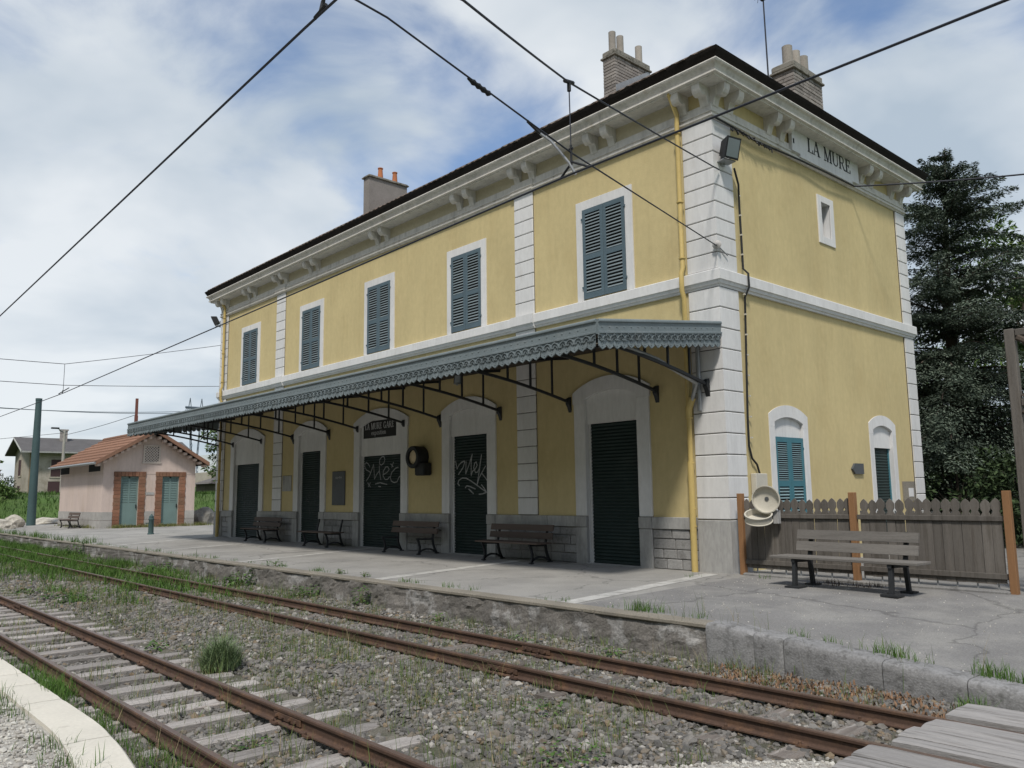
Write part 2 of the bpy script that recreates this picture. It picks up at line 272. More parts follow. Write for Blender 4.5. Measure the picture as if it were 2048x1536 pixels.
def inst(name, me, parent=None, loc=(0,0,0), rot=(0,0,0), scale=(1,1,1)):
    o = bpy.data.objects.new(name, me); col.objects.link(o); o.location = loc; o.rotation_euler = rot; o.scale = scale
    if parent is not None: o.parent = parent
    return o
def thing(name, label, cat, loc=(0,0,0), rotz=0.0, group=None):
    o = bpy.data.objects.new(name, None); col.objects.link(o); o.location = loc; o.rotation_euler = (0, 0, rotz)
    o.empty_display_size = 0.2
    return tag(o, label, cat, group)
def tag(o, label, cat, group=None):
    o['label'] = label; o['category'] = cat
    if group: o['group'] = group
    return o
def struct(o): o['kind'] = 'structure'; return o
def stuff(o): o['kind'] = 'stuff'; return o
def smooth_angle(o, deg=40):
    me = o.data; me.polygons.foreach_set('use_smooth', [True]*len(me.polygons))
    me.set_sharp_from_angle(angle=R(deg)); return o
def np_mesh(name, V, F, mt, parent=None, smooth=False):
    """V (n,3), F (m,k) arrays -> object"""
    me = bpy.data.meshes.new(name); V = np.asarray(V, np.float32); F = np.asarray(F, np.int32); k = F.shape[1]
    me.vertices.add(len(V)); me.vertices.foreach_set('co', V.ravel())
    me.loops.add(F.size); me.loops.foreach_set('vertex_index', F.ravel())
    me.polygons.add(len(F)); me.polygons.foreach_set('loop_start', np.arange(len(F), dtype=np.int32)*k)
    me.polygons.foreach_set('use_smooth', np.full(len(F), smooth))
    me.update(calc_edges=True); me.materials.append(mt)
    return inst(name, me, parent)
XZ = lambda y: (lambda u, v, d: (u, y+d, v))     # facade plane: u = x, v = z, d = offset in y
YZ = lambda x: (lambda u, v, d: (x+d, u, v))     # side plane:   u = y, v = z, d = offset in x
def arc_pts(u0, u1, zs, rise, n=12):
    """segmental arch from (u0, zs) to (u1, zs)"""
    w = (u1-u0)/2; rad = (w*w+rise*rise)/(2*rise); c = zs+rise-rad; um = (u0+u1)/2; a = math.asin(w/rad)
    return [(um+rad*math.sin(-a+2*a*i/n), c+rad*math.cos(-a+2*a*i/n)) for i in range(n+1)]
# ------------------------------------------------------------------ station building
L_, W_ = 24.5, 9.12
B = thing('station_building', 'yellow two-storey station building with white quoins and blue-grey shutters', 'building')
def wall_sheet(name, fn, u0, u1, z0, z1, openings, depth, mt):
    """front sheet with real openings and their reveals; fn(u, z, d), d grows into the wall"""
    mb = MB(); ops = sorted(openings); u = u0
    def q(pts, fs=None): mb.add([fn(*p) for p in pts], [tuple(range(len(pts)))])
    for (a, b, zb, zs, rise) in ops:
        q([(u, z0, 0), (a, z0, 0), (a, z1, 0), (u, z1, 0)])
        if zb > z0: q([(a, z0, 0), (b, z0, 0), (b, zb, 0), (a, zb, 0)]); q([(a, zb, 0), (b, zb, 0), (b, zb, depth), (a, zb, depth)])
        top = arc_pts(a, b, zs, rise) if rise > 0 else [(a, zs), (b, zs)]
        for (p, r) in zip(top[:-1], top[1:]):
            q([(p[0], p[1], 0), (r[0], r[1], 0), (r[0], z1, 0), (p[0], z1, 0)])
            q([(p[0], p[1], 0), (r[0], r[1], 0), (r[0], r[1], depth), (p[0], p[1], depth)])
        q([(a, zb, 0), (a, zs, 0), (a, zs, depth), (a, zb, depth)]); q([(b, zb, 0), (b, zs, 0), (b, zs, depth), (b, zb, depth)])
        u = b
    q([(u, z0, 0), (u1, z0, 0), (u1, z1, 0), (u, z1, 0)])
    me = bpy.data.meshes.new(name); me.from_pydata(mb.v, [], mb.f); me.materials.append(mt); me.materials.append(M_white); me.update()
    nv = Vector(fn(0, 0, 1))-Vector(fn(0, 0, 0))
    for p in me.polygons: p.material_index = 0 if abs(p.normal.dot(nv)) > 0.5 else 1      # reveals are painted white
    return inst(name, me, B)
FAC = lambda u, z, d: (u, d, z)          # facade faces -y
SID = lambda u, z, d: (-d, u, z)         # side faces +x
# ground-floor doors: centre, half width, top of roller
DOORS = [(-2.92, 0.70, 3.11), (-7.93, 0.74, 3.13), (-12.20, 1.09, 2.78), (-16.60, 0.73, 3.10), (-21.64, 1.10, 2.84)]
ops = [(c-h-0.05, c+h+0.05, 0.0, 3.68, 0.16 if h < 1 else 0.22) for c, h, zt in DOORS]
wall_sheet('wall', FAC, -L_, 0, -0.1, 10.05, ops, 0.15, M_yellow)
SIDE_OPS = [(1.80, 2.97, 0.45, 2.99, 0.12), (4.44, 4.88, 7.55, 8.40, 0), (6.38, 7.45, 0.0, 3.02, 0.12)]
wall_sheet('wall', SID, 0, W_, -0.1, 10.05, SIDE_OPS, 0.24, M_yellow)
MB().box((-L_, W_-0.3, -0.1), (-0.31, W_, 10.05)).build('wall', M_yellow, B)
MB().box((-L_, 0.31, -0.1), (-L_+0.3, W_-0.31, 10.05)).build('wall', M_yellow, B)

# quoins and pilasters -------------------------------------------------------
def quoin_corner(ox, oy, sx, sy, wx, wy, proud=0.045):
    """L-shaped blocks round a corner; (sx, sy) point out of the building"""
    def ell(p, z0, z1, g):
        # outer corner moved out by p, legs wx and wy
        x1, y1 = ox+sx*p, oy+sy*p
        poly = [(x1, y1), (ox-sx*wx, y1), (ox-sx*wx, oy), (ox-sx*0.02, oy), (ox-sx*0.02, oy-sy*0.02), (ox, oy-sy*wy), (x1, oy-sy*wy)]
        poly = [(x1, y1), (ox-sx*wx, y1), (ox-sx*wx, oy-sy*0.01), (ox-sx*0.01, oy-sy*0.01), (ox-sx*0.01, oy-sy*wy), (x1, oy-sy*wy)]
        c = 0.012
        inner = [(x1-sx*c, y1-sy*c), (ox-sx*wx+sx*0, y1-sy*c), (ox-sx*wx, oy-sy*0.01), (ox-sx*0.01, oy-sy*0.01), (ox-sx*0.01, oy-sy*wy), (x1-sx*c, oy-sy*wy)]
        n = 6; mb = MB(); rings = [(inner, z0), (poly, z0+c), (poly, z1-c), (inner, z1)]
        vs = [(x, y, z) for pl, z in rings for x, y in pl]
        fs = [tuple(range(n-1, -1, -1)), tuple(range(3*n, 4*n))]
        for k in range(3):
            for j in range(n): a = k*n+j; b = k*n+(j+1) % n; fs.append((a, b, b+n, a+n))
        return mb.add(vs, fs)
    for z0, z1, n in ((1.01, 5.60, 11), (5.96, 9.12, 9)):
        h = (z1-z0)/n
        ell(proud-0.028, z0, z1, 0).build('quoin_backing', M_mortar, B)
        for k in range(n): ell(proud, z0+k*h+0.009, z0+(k+1)*h-0.009, 0).build('quoin_block', M_white, B)
    # grey base block
    ell(proud+0.02, -0.08, 1.0, 0).build('corner_base', M_plinth, B)
quoin_corner(0, 0, 1, -1, 0.69, 0.63)
quoin_corner(-L_, 0, -1, -1, 0.69, 0.63)
quoin_corner(0, W_, 1, 1, 0.6, 0.50)
PIL = [-5.63, -19.02]
for px in PIL:
    for z0, z1, n in ((1.05, 5.60, 11), (5.96, 9.12, 9)):
        h = (z1-z0)/n
        MB().box((px-0.345, 0.01, z0), (px+0.345, -0.02, z1)).build('pilaster_backing', M_mortar, B)
        me = MB().box((-0.345, 0.012, 0.009), (0.345, -0.045, h-0.009), 0.012).mesh('pilaster_block', M_white)
        for k in range(n): inst('pilaster_block', me, B, (px, 0, z0+k*h))

# string course, architrave, frieze, cornice: profiles swept round three sides ---
def sweep(name, prof, mt, e=0.0, sides='LFR'):
    """prof: (out, z) outline, closed; swept along left end - facade - side wall with mitred corners"""
    mb = MB(); n = len(prof)
    path = [(-L_, W_, -1, 1), (-L_, 0, -1, -1), (0, 0, 1, -1), (0, W_, 1, 1)]
    vs = []
    for (x, y, sx, sy) in path:
        for (o, z) in prof: vs.append((x+sx*o, y+sy*o, z))
    fs = []
    for k in range(3):
        for j in range(n): a = k*n+j; b = k*n+(j+1) % n; fs.append((a, b, b+n, a+n))
    mb.add(vs, fs)
    return mb.build(name, mt, B)
sweep('string_course', [(-0.02, 5.97), (0.115, 5.945), (0.125, 5.93), (0.125, 5.73), (0.10, 5.715), (0.085, 5.66), (0.055, 5.645), (0.05, 5.605), (-0.02, 5.60)], M_white)
for px in PIL:
    MB().prism([(0.0, 5.975), (-0.17, 5.95), (-0.17, 5.725), (-0.13, 5.70), (-0.12, 5.64), (-0.09, 5.60), (0.0, 5.60)], lambda u, v, d: (d, u, v), px-0.40, px+0.40).build('string_break', M_white, B)
sweep('architrave', [(-0.02, 9.46), (0.05, 9.45), (0.05, 9.31), (0.085, 9.295), (0.085, 9.265), (0.06, 9.25), (0.06, 9.22), (0.095, 9.20), (0.095, 9.165), (0.055, 9.145), (0.05, 9.125), (-0.02, 9.12)], M_cornice)
for px in PIL:
    MB().prism([(0.0, 9.47), (-0.085, 9.46), (-0.085, 9.31), (-0.12, 9.295), (-0.12, 9.265), (-0.095, 9.25), (-0.095, 9.22), (-0.13, 9.20), (-0.13, 9.165), (-0.085, 9.14), (0.0, 9.11)], lambda u, v, d: (d, u, v), px-0.40, px+0.40).build('architrave_break', M_cornice, B)
sweep('cornice', [(-0.02, 10.06), (0.50, 10.06), (0.505, 10.02), (0.47, 9.985), (0.44, 9.93), (0.43, 9.885), (0.46, 9.875), (0.46, 9.84), (0.40, 9.825), (0.395, 9.795), (-0.02, 9.79)], M_cornice)
sweep('gutter', [(0.44, 10.075), (0.535, 10.075), (0.545, 10.05), (0.53, 10.02), (0.495, 10.005), (0.47, 10.015), (0.50, 10.03), (0.515, 10.055)], M_cornice)
# frieze between architrave and cornice on the platform side
MB().box((-L_+0.01, -0.012, 9.44), (-0.62, 0.01, 9.80)).build('frieze', M_frieze, B)
# corbels in pairs
cprof = [(0, 9.80), (0.37, 9.80), (0.37, 9.725), (0.355, 9.66), (0.32, 9.60), (0.265, 9.565), (0.205, 9.57), (0.16, 9.60), (0.125, 9.575), (0.105, 9.52), (0.085, 9.45), (0.065, 9.40), (0, 9.385)]
cme = MB().prism(cprof, lambda u, v, d: (d, -u, v), -0.095, 0.095).mesh('corbel', M_cornice)
xs = []
for c in (-2.88, -5.52, -7.92, -12.1, -16.45, -18.85, -21.5): xs += [c-0.27, c+0.27]
for x in xs+[-0.62, -0.09, -L_+0.09, -L_+0.62]: inst('corbel', cme, B, (x, 0, 0))
for y in (0.09, 0.62, 2.15, 2.69, 6.62, 7.16, 8.40, 8.98): inst('corbel', cme, B, (0, y, 0), (0, 0, R(90)))
# name panel on the side
MB().prism([(3.05, 9.28), (3.40, 9.28), (3.40, 9.205), (5.98, 9.205), (5.98, 9.28), (6.34, 9.28), (6.34, 9.80), (3.05, 9.80)], YZ(0), 0.04, 0.125).build('name_panel', M_white, B)

# serif letters from strokes ---------------------------------------------------
def ribbon(pts, w):
    """flat ribbon polygons along a polyline"""
    out_ = []
    for (a, b) in zip(pts[:-1], pts[1:]):
        dx, dy = b[0]-a[0], b[1]-a[1]; l = math.hypot(dx, dy) or 1; nx, ny = -dy/l*w/2, dx/l*w/2; ex, ey = dx/l*w*0.25, dy/l*w*0.25
        out_.append([(a[0]-ex+nx, a[1]-ey+ny), (a[0]-ex-nx, a[1]-ey-ny), (b[0]+ex-nx, b[1]+ey-ny), (b[0]+ex+nx, b[1]+ey+ny)])
    return out_
def bx2(x0, y0, x1, y1): return [(x0, y0), (x1, y0), (x1, y1), (x0, y1)]
T, t = 0.125, 0.042
def arcp(cx, cy, rx, ry, a0, a1, n=14): return [(cx+rx*math.cos(R(a0+(a1-a0)*i/n)), cy+ry*math.sin(R(a0+(a1-a0)*i/n))) for i in range(n+1)]
GLYPH = {
 'L': (0.60, [bx2(0.10, 0, 0.10+T, 1), bx2(0.02, 0.955, 0.31, 1), bx2(0.02, 0, 0.58, 0.045), bx2(0.53, 0.0, 0.58, 0.24)]),
 'A': (0.74, ribbon([(0.10, 0.03), (0.36, 1.0)], t*1.1)+ribbon([(0.37, 1.0), (0.62, 0.03)], T)+[bx2(0.18, 0.30, 0.52, 0.342), bx2(0.0, 0, 0.22, 0.04), bx2(0.48, 0, 0.76, 0.04)]),
 'M': (0.92, ribbon([(0.13, 0.0), (0.13, 1.0)], t*1.1)+ribbon([(0.14, 1.0), (0.44, 0.02)], T)+ribbon([(0.44, 0.02), (0.72, 1.0)], t)+[bx2(0.70, 0, 0.70+T, 1), bx2(0.02, 0, 0.24, 0.04), bx2(0.02, 0.96, 0.18, 1), bx2(0.62, 0, 0.90, 0.04), bx2(0.74, 0.96, 0.90, 1)]),
 'U': (0.76, [bx2(0.10, 0.25, 0.10+T, 1), bx2(0.02, 0.96, 0.31, 1), bx2(0.52, 0.96, 0.72, 1)]+ribbon([(0.62, 1.0), (0.62, 0.28)], t)+ribbon(arcp(0.39, 0.28, 0.23, 0.26, 180, 360), t*1.6)),
 'R': (0.76, [bx2(0.10, 0, 0.10+T, 1), bx2(0.02, 0, 0.31, 0.04), bx2(0.02, 0.96, 0.36, 1)]+ribbon([(0.22, 0.98), (0.38, 0.98)]+arcp(0.36, 0.74, 0.21, 0.24, 80, -80)+[(0.22, 0.50)], t*1.5)+ribbon([(0.38, 0.50), (0.62, 0.05), (0.74, 0.03)], T*0.8)),
 'E': (0.66, [bx2(0.10, 0, 0.10+T, 1), bx2(0.02, 0, 0.58, 0.045), bx2(0.02, 0.955, 0.56, 1), bx2(0.2, 0.50, 0.44, 0.545), bx2(0.53, 0, 0.58, 0.25), bx2(0.51, 0.76, 0.56, 1), bx2(0.40, 0.40, 0.44, 0.64)]),
 'G': (0.80, ribbon(arcp(0.40, 0.5, 0.30, 0.48, 55, 300), T*0.75)+[bx2(0.56, 0.03, 0.56+T*0.9, 0.44), bx2(0.44, 0.42, 0.76, 0.46), bx2(0.60, 0.70, 0.645, 0.98)]),
 ' ': (0.42, []),
 'e': (0.46, ribbon([(0.06, 0.30), (0.38, 0.30)]+arcp(0.22, 0.29, 0.16, 0.26, 0, 310), 0.055)),
 'x': (0.48, ribbon([(0.06, 0.02), (0.40, 0.55)], 0.045)+ribbon([(0.06, 0.55), (0.40, 0.02)], 0.08)+[bx2(0, 0, 0.16, 0.03), bx2(0.3, 0, 0.46, 0.03), bx2(0, 0.53, 0.16, 0.56), bx2(0.3, 0.53, 0.46, 0.56)]),
 'p': (0.50, [bx2(0.07, -0.25, 0.14, 0.55), bx2(0.0, -0.26, 0.22, -0.23)]+ribbon(arcp(0.25, 0.28, 0.15, 0.25, 150, -150), 0.06)),
 'o': (0.48, ribbon(arcp(0.23, 0.28, 0.16, 0.26, 0, 360), 0.06)),
 's': (0.38, ribbon(arcp(0.18, 0.41, 0.11, 0.13, 20, 230)+arcp(0.18, 0.15, 0.12, 0.13, 60, -170), 0.055)),
 'i': (0.24, [bx2(0.08, 0, 0.15, 0.55), bx2(0.08, 0.68, 0.15, 0.78), bx2(0.02, 0, 0.21, 0.03)]),
 't': (0.32, [bx2(0.10, 0.05, 0.17, 0.74), bx2(0.0, 0.50, 0.29, 0.55)]+ribbon([(0.13, 0.08), (0.20, 0.02), (0.30, 0.06)], 0.05)),
 'n': (0.54, [bx2(0.07, 0, 0.14, 0.55), bx2(0.36, 0, 0.43, 0.36), bx2(0, 0, 0.2, 0.03), bx2(0.29, 0, 0.5, 0.03)]+ribbon([(0.12, 0.42)]+arcp(0.255, 0.36, 0.14, 0.18, 150, 0), 0.055)),
}
def write(text, fn, u0, u1, z0, h, d0, d1, name, mt, parent, each=False):
    tot = sum(GLYPH[c][0] for c in text); k = (u1-u0)/tot; u = 0; mb = MB()
    for c in text:
        w, polys = GLYPH[c]
        for i_, pl in enumerate(polys): mb.prism([(u0+(u+a)*k, z0+b*h) for a, b in pl], fn, d0+0.0003*(i_ % 5), d1+0.0004*(i_ % 5))
        u += w
        if each and polys: mb.build(name, mt, parent); mb = MB()
    return None if each else mb.build(name, mt, parent)
write('LA MURE', YZ(0), 3.74, 5.92, 9.44, 0.34, 0.127, 0.134, 'letter', M_letter, B, each=True)

# frieze: dark vent slits
for y in (3.12,): MB().box((0.124, y-0.03, 9.46), (0.1275, y+0.03, 9.58)).build('vent', M_dark, B)

# door surrounds, infill, rollers ------------------------------------------------
def surround(fn, u0, u1, zb, zs, rise, band, proud, mt, name='door_surround', zbot=None, shoulder=0.03):
    """white band round an opening: two jambs and an arched head"""
    zo = zs+band*0.55
    inner = arc_pts(u0, u1, zs, rise); outer = arc_pts(u0-band-shoulder, u1+band+shoulder, zs+0.16, rise+band*0.45)
    poly = [(u0-band-shoulder, zs-0.08)]+outer+[(u1+band+shoulder, zs-0.08), (u1, zs-0.08)]+inner[::-1]+[(u0, zs-0.08)]
    # head as quads between inner and outer arcs
    n = len(inner); mb = MB(); vs = []
    for a, b in zip(inner, outer):
        vs += [fn(a[0], a[1], 0.0), fn(a[0], a[1], -proud), fn(b[0], b[1], -proud), fn(b[0], b[1], 0.0)]
    fs = []
    for i in range(n-1):
        o = i*4; fs += [(o, o+1, o+5, o+4), (o+1, o+2, o+6, o+5), (o+2, o+3, o+7, o+6)]
    fs += [(0, 3, 2, 1), ((n-1)*4, (n-1)*4+1, (n-1)*4+2, (n-1)*4+3)]
    mb.add(vs, fs)
    for (p, q, s_) in ((u0-band-shoulder, u0, -1), (u1, u1+band+shoulder, 1)):    # shoulder pieces under the head
        oo = outer[0] if s_ < 0 else outer[-1]; ii = inner[0] if s_ < 0 else inner[-1]
        mb.prism([(p, zs-0.10), (q, zs-0.10), (q, zs) if s_ < 0 else (q, oo[1]), (p, oo[1]) if s_ < 0 else (p, zs)], lambda u, v, d: fn(u, v, -d), 0.0, proud)
    mb.build(name, mt, B)
    for (p, q) in ((u0-band, u0), (u1, u1+band)):
        mb = MB(); a = fn(p, zb, 0.005); b = fn(q, zs-0.10, -proud); mb.box(a, b, 0.006); mb.build(name, mt, B)
for (c, h, zt), (u0, u1, zb, zs, rise) in zip(DOORS, ops):
    surround(FAC, u0, u1, 1.05, zs, rise, 0.34, 0.05, M_white)
    # grey base stones at the jambs
    for (p, q) in ((u0-0.34, u0), (u1, u1+0.34)):
        MB().box((p, 0.02, -0.08), (q, -0.075, 0.80), 0.01).build('jamb_base', M_plinth, B)
        MB().box((p, 0.02, 0.806), (q, -0.09, 1.045), 0.01).build('jamb_base', M_plinth, B)
    # plaster infill above the roller, roller box and guides
    poly = [(u0+0.003, zt), (u1-0.003, zt)]+[(u, z-0.004) for u, z in arc_pts(u0+0.003, u1-0.003, zs, rise)[::-1]]
    MB().prism(poly, XZ(0), 0.025, 0.08).build('infill_panel', M_white, B)
    mb = MB(); n = int(zt/0.075); w0, w1 = c-h, c+h; vs = []; fs = []
    prof = []
    for k in range(n):
        z = k*zt/n; dz_ = zt/n
        prof += [(0.115, z+0.004), (0.095, z+dz_*0.3), (0.090, z+dz_*0.5), (0.095, z+dz_*0.7), (0.115, z+dz_*0.99)]
    for y, z in prof: vs += [(w0, y, z), (w1, y, z)]
    for k in range(len(prof)-1): fs.append((2*k, 2*k+1, 2*k+3, 2*k+2))
    ro = mb.add(vs, fs).build('roller_shutter', M_roller, B)
    for x in (w0-0.02, w1+0.02): MB().box((x-0.024, 0.07, 0), (x+0.024, 0.125, zt)).build('roller_guide', M_white, ro)
    MB().box((u0, 0.13, 0), (u1, 0.15, zt+0.1)).build('door_backing', M_dark, B)
    MB().box((u0-0.02, -0.10, -0.05), (u1+0.02, 0.13, 0.012), 0.006).build('door_sill', M_plinth, B)
    c_ = round(c, 1)
    GR = {-12.2: [[(-13.16,2.45),(-13.25,2.55),(-13.37,2.59),(-13.45,2.53),(-13.44,2.44),(-13.35,2.36),(-13.14,2.29),(-13.12,2.24),(-13.24,2.11),(-13.36,2.02)],[(-13.12,2.24),(-12.95,2.52),(-12.93,2.4),(-12.89,2.07),(-12.77,2.21),(-12.64,2.3)],[(-12.63,2.47),(-12.62,2.3),(-12.54,2.04)],[(-12.48,2.74),(-12.38,2.74),(-12.33,2.65),(-12.38,2.54),(-12.53,2.48),(-12.62,2.53),(-12.61,2.66),(-12.48,2.74)],[(-12.44,2.18),(-12.21,2.25),(-12.09,2.34),(-12.17,2.42),(-12.28,2.42),(-12.41,2.29),(-12.42,2.15),(-12.31,2.04),(-12.18,2.04),(-12.07,2.12)],[(-11.62,2.39),(-11.77,2.36),(-11.96,2.24),(-12.03,2.1),(-11.98,1.99),(-11.83,1.94),(-11.68,1.96),(-11.58,2.09),(-11.41,2.18)],[(-12.01,2.5),(-11.88,2.41)],[(-11.87,2.55),(-11.96,2.39)],[(-13.27,1.96),(-13.12,1.83)],[(-13.12,1.96),(-13.23,1.84)],[(-12.84,1.92),(-12.57,1.95),(-12.21,1.89)],[(-12.66,1.84),(-12.55,1.83)]],
          -7.9: [[(-8.89,2.47),(-8.86,2.35),(-8.83,2.25),(-8.75,2.35),(-8.64,2.42),(-8.52,2.45),(-8.5,2.42),(-8.56,2.29),(-8.77,2.1)],[(-8.44,2.44),(-8.46,2.11),(-8.32,2.34),(-8.18,2.62),(-8.23,2.41),(-8.23,2.05),(-8.17,2.17)],[(-8.17,2.17),(-8.05,2.23),(-7.98,2.32),(-8.02,2.41),(-8.08,2.38),(-8.12,2.26),(-8.05,2.13),(-7.97,2.14),(-7.9,2.22),(-7.8,2.59),(-7.88,2.22),(-7.99,1.8),(-7.9,1.99),(-7.8,2.11),(-7.64,2.29)],[(-7.8,2.11),(-7.67,2.0),(-7.53,1.87)],[(-8.73,1.8),(-8.8,1.85),(-8.76,1.94),(-8.6,2.0),(-8.44,1.99),(-8.25,1.92),(-7.98,1.79),(-7.61,1.61)],[(-7.81,1.81),(-7.71,1.72),(-7.61,1.61),(-7.77,1.57),(-7.91,1.56)],[(-8.48,1.74),(-8.41,1.79),(-8.25,1.76),(-8.06,1.7)],[(-8.33,1.7),(-8.14,1.58)]]}
    if c_ in GR:
        strokes = GR[c_]; lo = min(p[0] for s_ in strokes for p in s_); hi = max(p[0] for s_ in strokes for p in s_)
        a0, a1 = w0+0.06, w1-0.05; mb = MB()
        for k, s_ in enumerate(strokes):
            ss = [(a0+(p[0]-lo)/(hi-lo)*(a1-a0), p[1]) for p in s_]
            for j, pl in enumerate(ribbon(ss, 0.032)): mb.prism(pl, XZ(0), 0.0855+0.0004*((j+k) % 6), 0.088+0.0002*(j % 5))
        mb.build('graffiti', M_graf, ro)
    if c_ in (-16.6, -21.6):      # faint scratched tags
        mb = MB(); rs = random.Random(int(c*10))
        for k in range(16):
            x = c+rs.uniform(-h*0.8, h*0.8); z = rs.uniform(1.0, 1.75); s_ = [(x, z)]
            for q in range(4): s_.append((s_[-1][0]+rs.uniform(-0.06, 0.09), s_[-1][1]+rs.uniform(-0.13, 0.12)))
            for j, pl in enumerate(ribbon(s_, 0.008)): mb.prism(pl, XZ(0), 0.0855+0.0004*((j+k) % 6), 0.088)
        mb.build('graffiti', M_slate_panel, ro)

# plinth: ledge stones and rubble blocks between the doors -------------------------
segs = []; u = -0.72
for (u0, u1, *_r) in sorted(ops, reverse=True): segs.append((u1+0.345, u)); u = u0-0.345
segs.append((-L_+0.72, u))
rp = random.Random(3)
for (a, b) in segs:
    if b-a < 0.1: continue
    MB().box((a, 0.01, -0.08), (b, -0.02, 0.80)).build('plinth_backing', M_mortar, B)
    n = max(1, round((b-a)/0.95)); cuts = [a]+[a+(b-a)*(k+rp.uniform(-0.15, 0.15))/n for k in range(1, n)]+[b]
    for p, q in zip(cuts[:-1], cuts[1:]): MB().box((p+0.003, 0.01, 0.805), (q-0.003, -0.085, 1.045), 0.01).build('ledge_stone', M_plinth, B)
    rows = [0.0, 0.21, 0.40, 0.61, 0.80]
    for z0, z1 in zip(rows[:-1], rows[1:]):
        x = a
        while x < b-0.02:
            w = rp.uniform(0.24, 0.62); x2 = b if b-(x+w) < 0.18 else x+w
            pr_ = rp.uniform(0.035, 0.06)
            MB().box((x+0.008, 0.0, z0+0.008), (x2-0.008, -pr_, z1-0.008), 0.014).build('plinth_stone', M_stone, B)
            x = x2

# upper windows: frame, shutters with slats ---------------------------------------
def shutters(fn, u0, u1, z0, z1, d, mt, splits, nsl, proud_back=0.012):
    """two leaves with louvre panels; fn(u, z, d) with d outward"""
    mid = (u0+u1)/2; st = 0.085
    for (a, b) in ((u0, mid-0.004), (mid+0.004, u1)):
        mb = MB()
        for (p, q) in ((a, a+st), (b-st, b)): mb.box(fn(p, z0, d), fn(q, z1, d+0.04), 0.004)
        for (z, hh) in [(z0, 0.13)]+[(s_-0.06, 0.12) for s_ in splits]+[(z1-0.11, 0.11)]: mb.box(fn(a+st, z, d), fn(b-st, z+hh, d+0.036))
        for z in (z0+0.25, z1-0.25): mb.box(fn(a-0.03 if a == u0 else b-0.01, z, d+0.005), fn(a+0.01 if a == u0 else b+0.03, z+0.05, d+0.05))
        leaf = mb.build('shutter', mt, B)
        edges = [z0+0.13]+[v for s_ in splits for v in (s_-0.06, s_+0.06)]+[z1-0.11]
        for k in range(0, len(edges), 2):
            za, zb = edges[k], edges[k+1]; n = nsl[k//2]; hh = (zb-za)/n
            p0 = [fn(a+st-0.002, z, dd) for z, dd in ((0, 0))] if False else None
            # slat: thin board tilted outwards at the bottom
            prof = [(0.10*hh, d+0.033), (0.20*hh, d+0.036), (0.68*hh, d+0.012), (0.58*hh, d+0.008)]
            vs = [fn(a+st, z, dd) for z, dd in prof]+[fn(b-st, z, dd) for z, dd in prof]
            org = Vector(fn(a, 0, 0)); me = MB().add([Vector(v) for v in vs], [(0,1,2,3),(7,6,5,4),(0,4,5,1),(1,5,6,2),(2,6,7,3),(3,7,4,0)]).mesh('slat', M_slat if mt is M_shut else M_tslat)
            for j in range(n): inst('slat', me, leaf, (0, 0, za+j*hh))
    MB().box(fn(u0+0.01, z0+0.01, d-0.012), fn(u1-0.01, z1-0.01, d-0.006)).build('shutter_backing', M_dark, B)
FOUT = lambda u, z, d: (u, -d, z)
SOUT = lambda u, z, d: (d, u, z)
for c in (-2.96, -7.98, -12.33, -16.67, -21.62):
    u0, u1, z0, z1 = c-0.64, c+0.64, 6.0, 8.14
    fr = MB()
    for (a, b, p, q) in ((u0-0.21, u0, 5.975, 8.36), (u1, u1+0.21, 5.975, 8.36), (u0, u1, 8.145, 8.36)): fr.box(FOUT(a, p, -0.01), FOUT(b, q, 0.035), 0.004)
    fr.build('window_frame', M_white, B)
    shutters(FOUT, u0+0.004, u1-0.004, z0, z1, 0.016, M_shut, [6.98], [10, 13])
# side windows and door ------------------------------------------------------------
surround(SID, 1.80, 2.97, 0.45, 2.99, 0.12, 0.21, 0.018, M_white, 'window_surround', shoulder=0.0)
surround(SID, 6.38, 7.45, 0.0, 3.02, 0.12, 0.21, 0.018, M_white, 'door_surround', shoulder=0.0)
for (u0, u1, zs, zb) in ((1.80, 2.97, 2.99, 2.68), (6.38, 7.45, 3.02, 2.58)):
    poly = [(u0+0.003, zb), (u1-0.003, zb)]+[(u, z-0.004) for u, z in arc_pts(u0+0.003, u1-0.003, zs, 0.12)[::-1]]
    MB().prism(poly, lambda u, v, d: (-d, u, v), 0.06, 0.12).build('infill_panel', M_white, B)
MB().box((-0.24, 1.80, 0.45), (-0.22, 2.97, 2.8)).build('window_backing', M_dark, B)
MB().box((-0.02, 1.72, 0.36), (0.06, 3.05, 0.45), 0.008).build('window_sill', M_plinth, B)
shutters(lambda u, z, d: (-0.04+d, u, z), 1.805, 2.965, 0.46, 2.68, 0.0, M_teal, [1.70], [16, 18])
mb = MB(); prof = []
for k in range(36):
    z = k*2.58/36; prof += [(-0.13, z+0.004), (-0.115, z+0.035), (-0.13, z+0.070)]
vs = []
for x, z in prof: vs += [(x, 6.43, z), (x, 7.40, z)]
ro = mb.add(vs, [(2*k, 2*k+1, 2*k+3, 2*k+2) for k in range(len(prof)-1)]).build('roller_shutter', M_roller, B)
for y in (6.405, 7.425): MB().box((-0.16, y-0.024, 0), (-0.10, y+0.024, 2.58)).build('roller_guide', M_teal, ro)
MB().box((-0.24, 6.38, 0), (-0.20, 7.45, 2.7)).build('door_backing', M_dark, B)
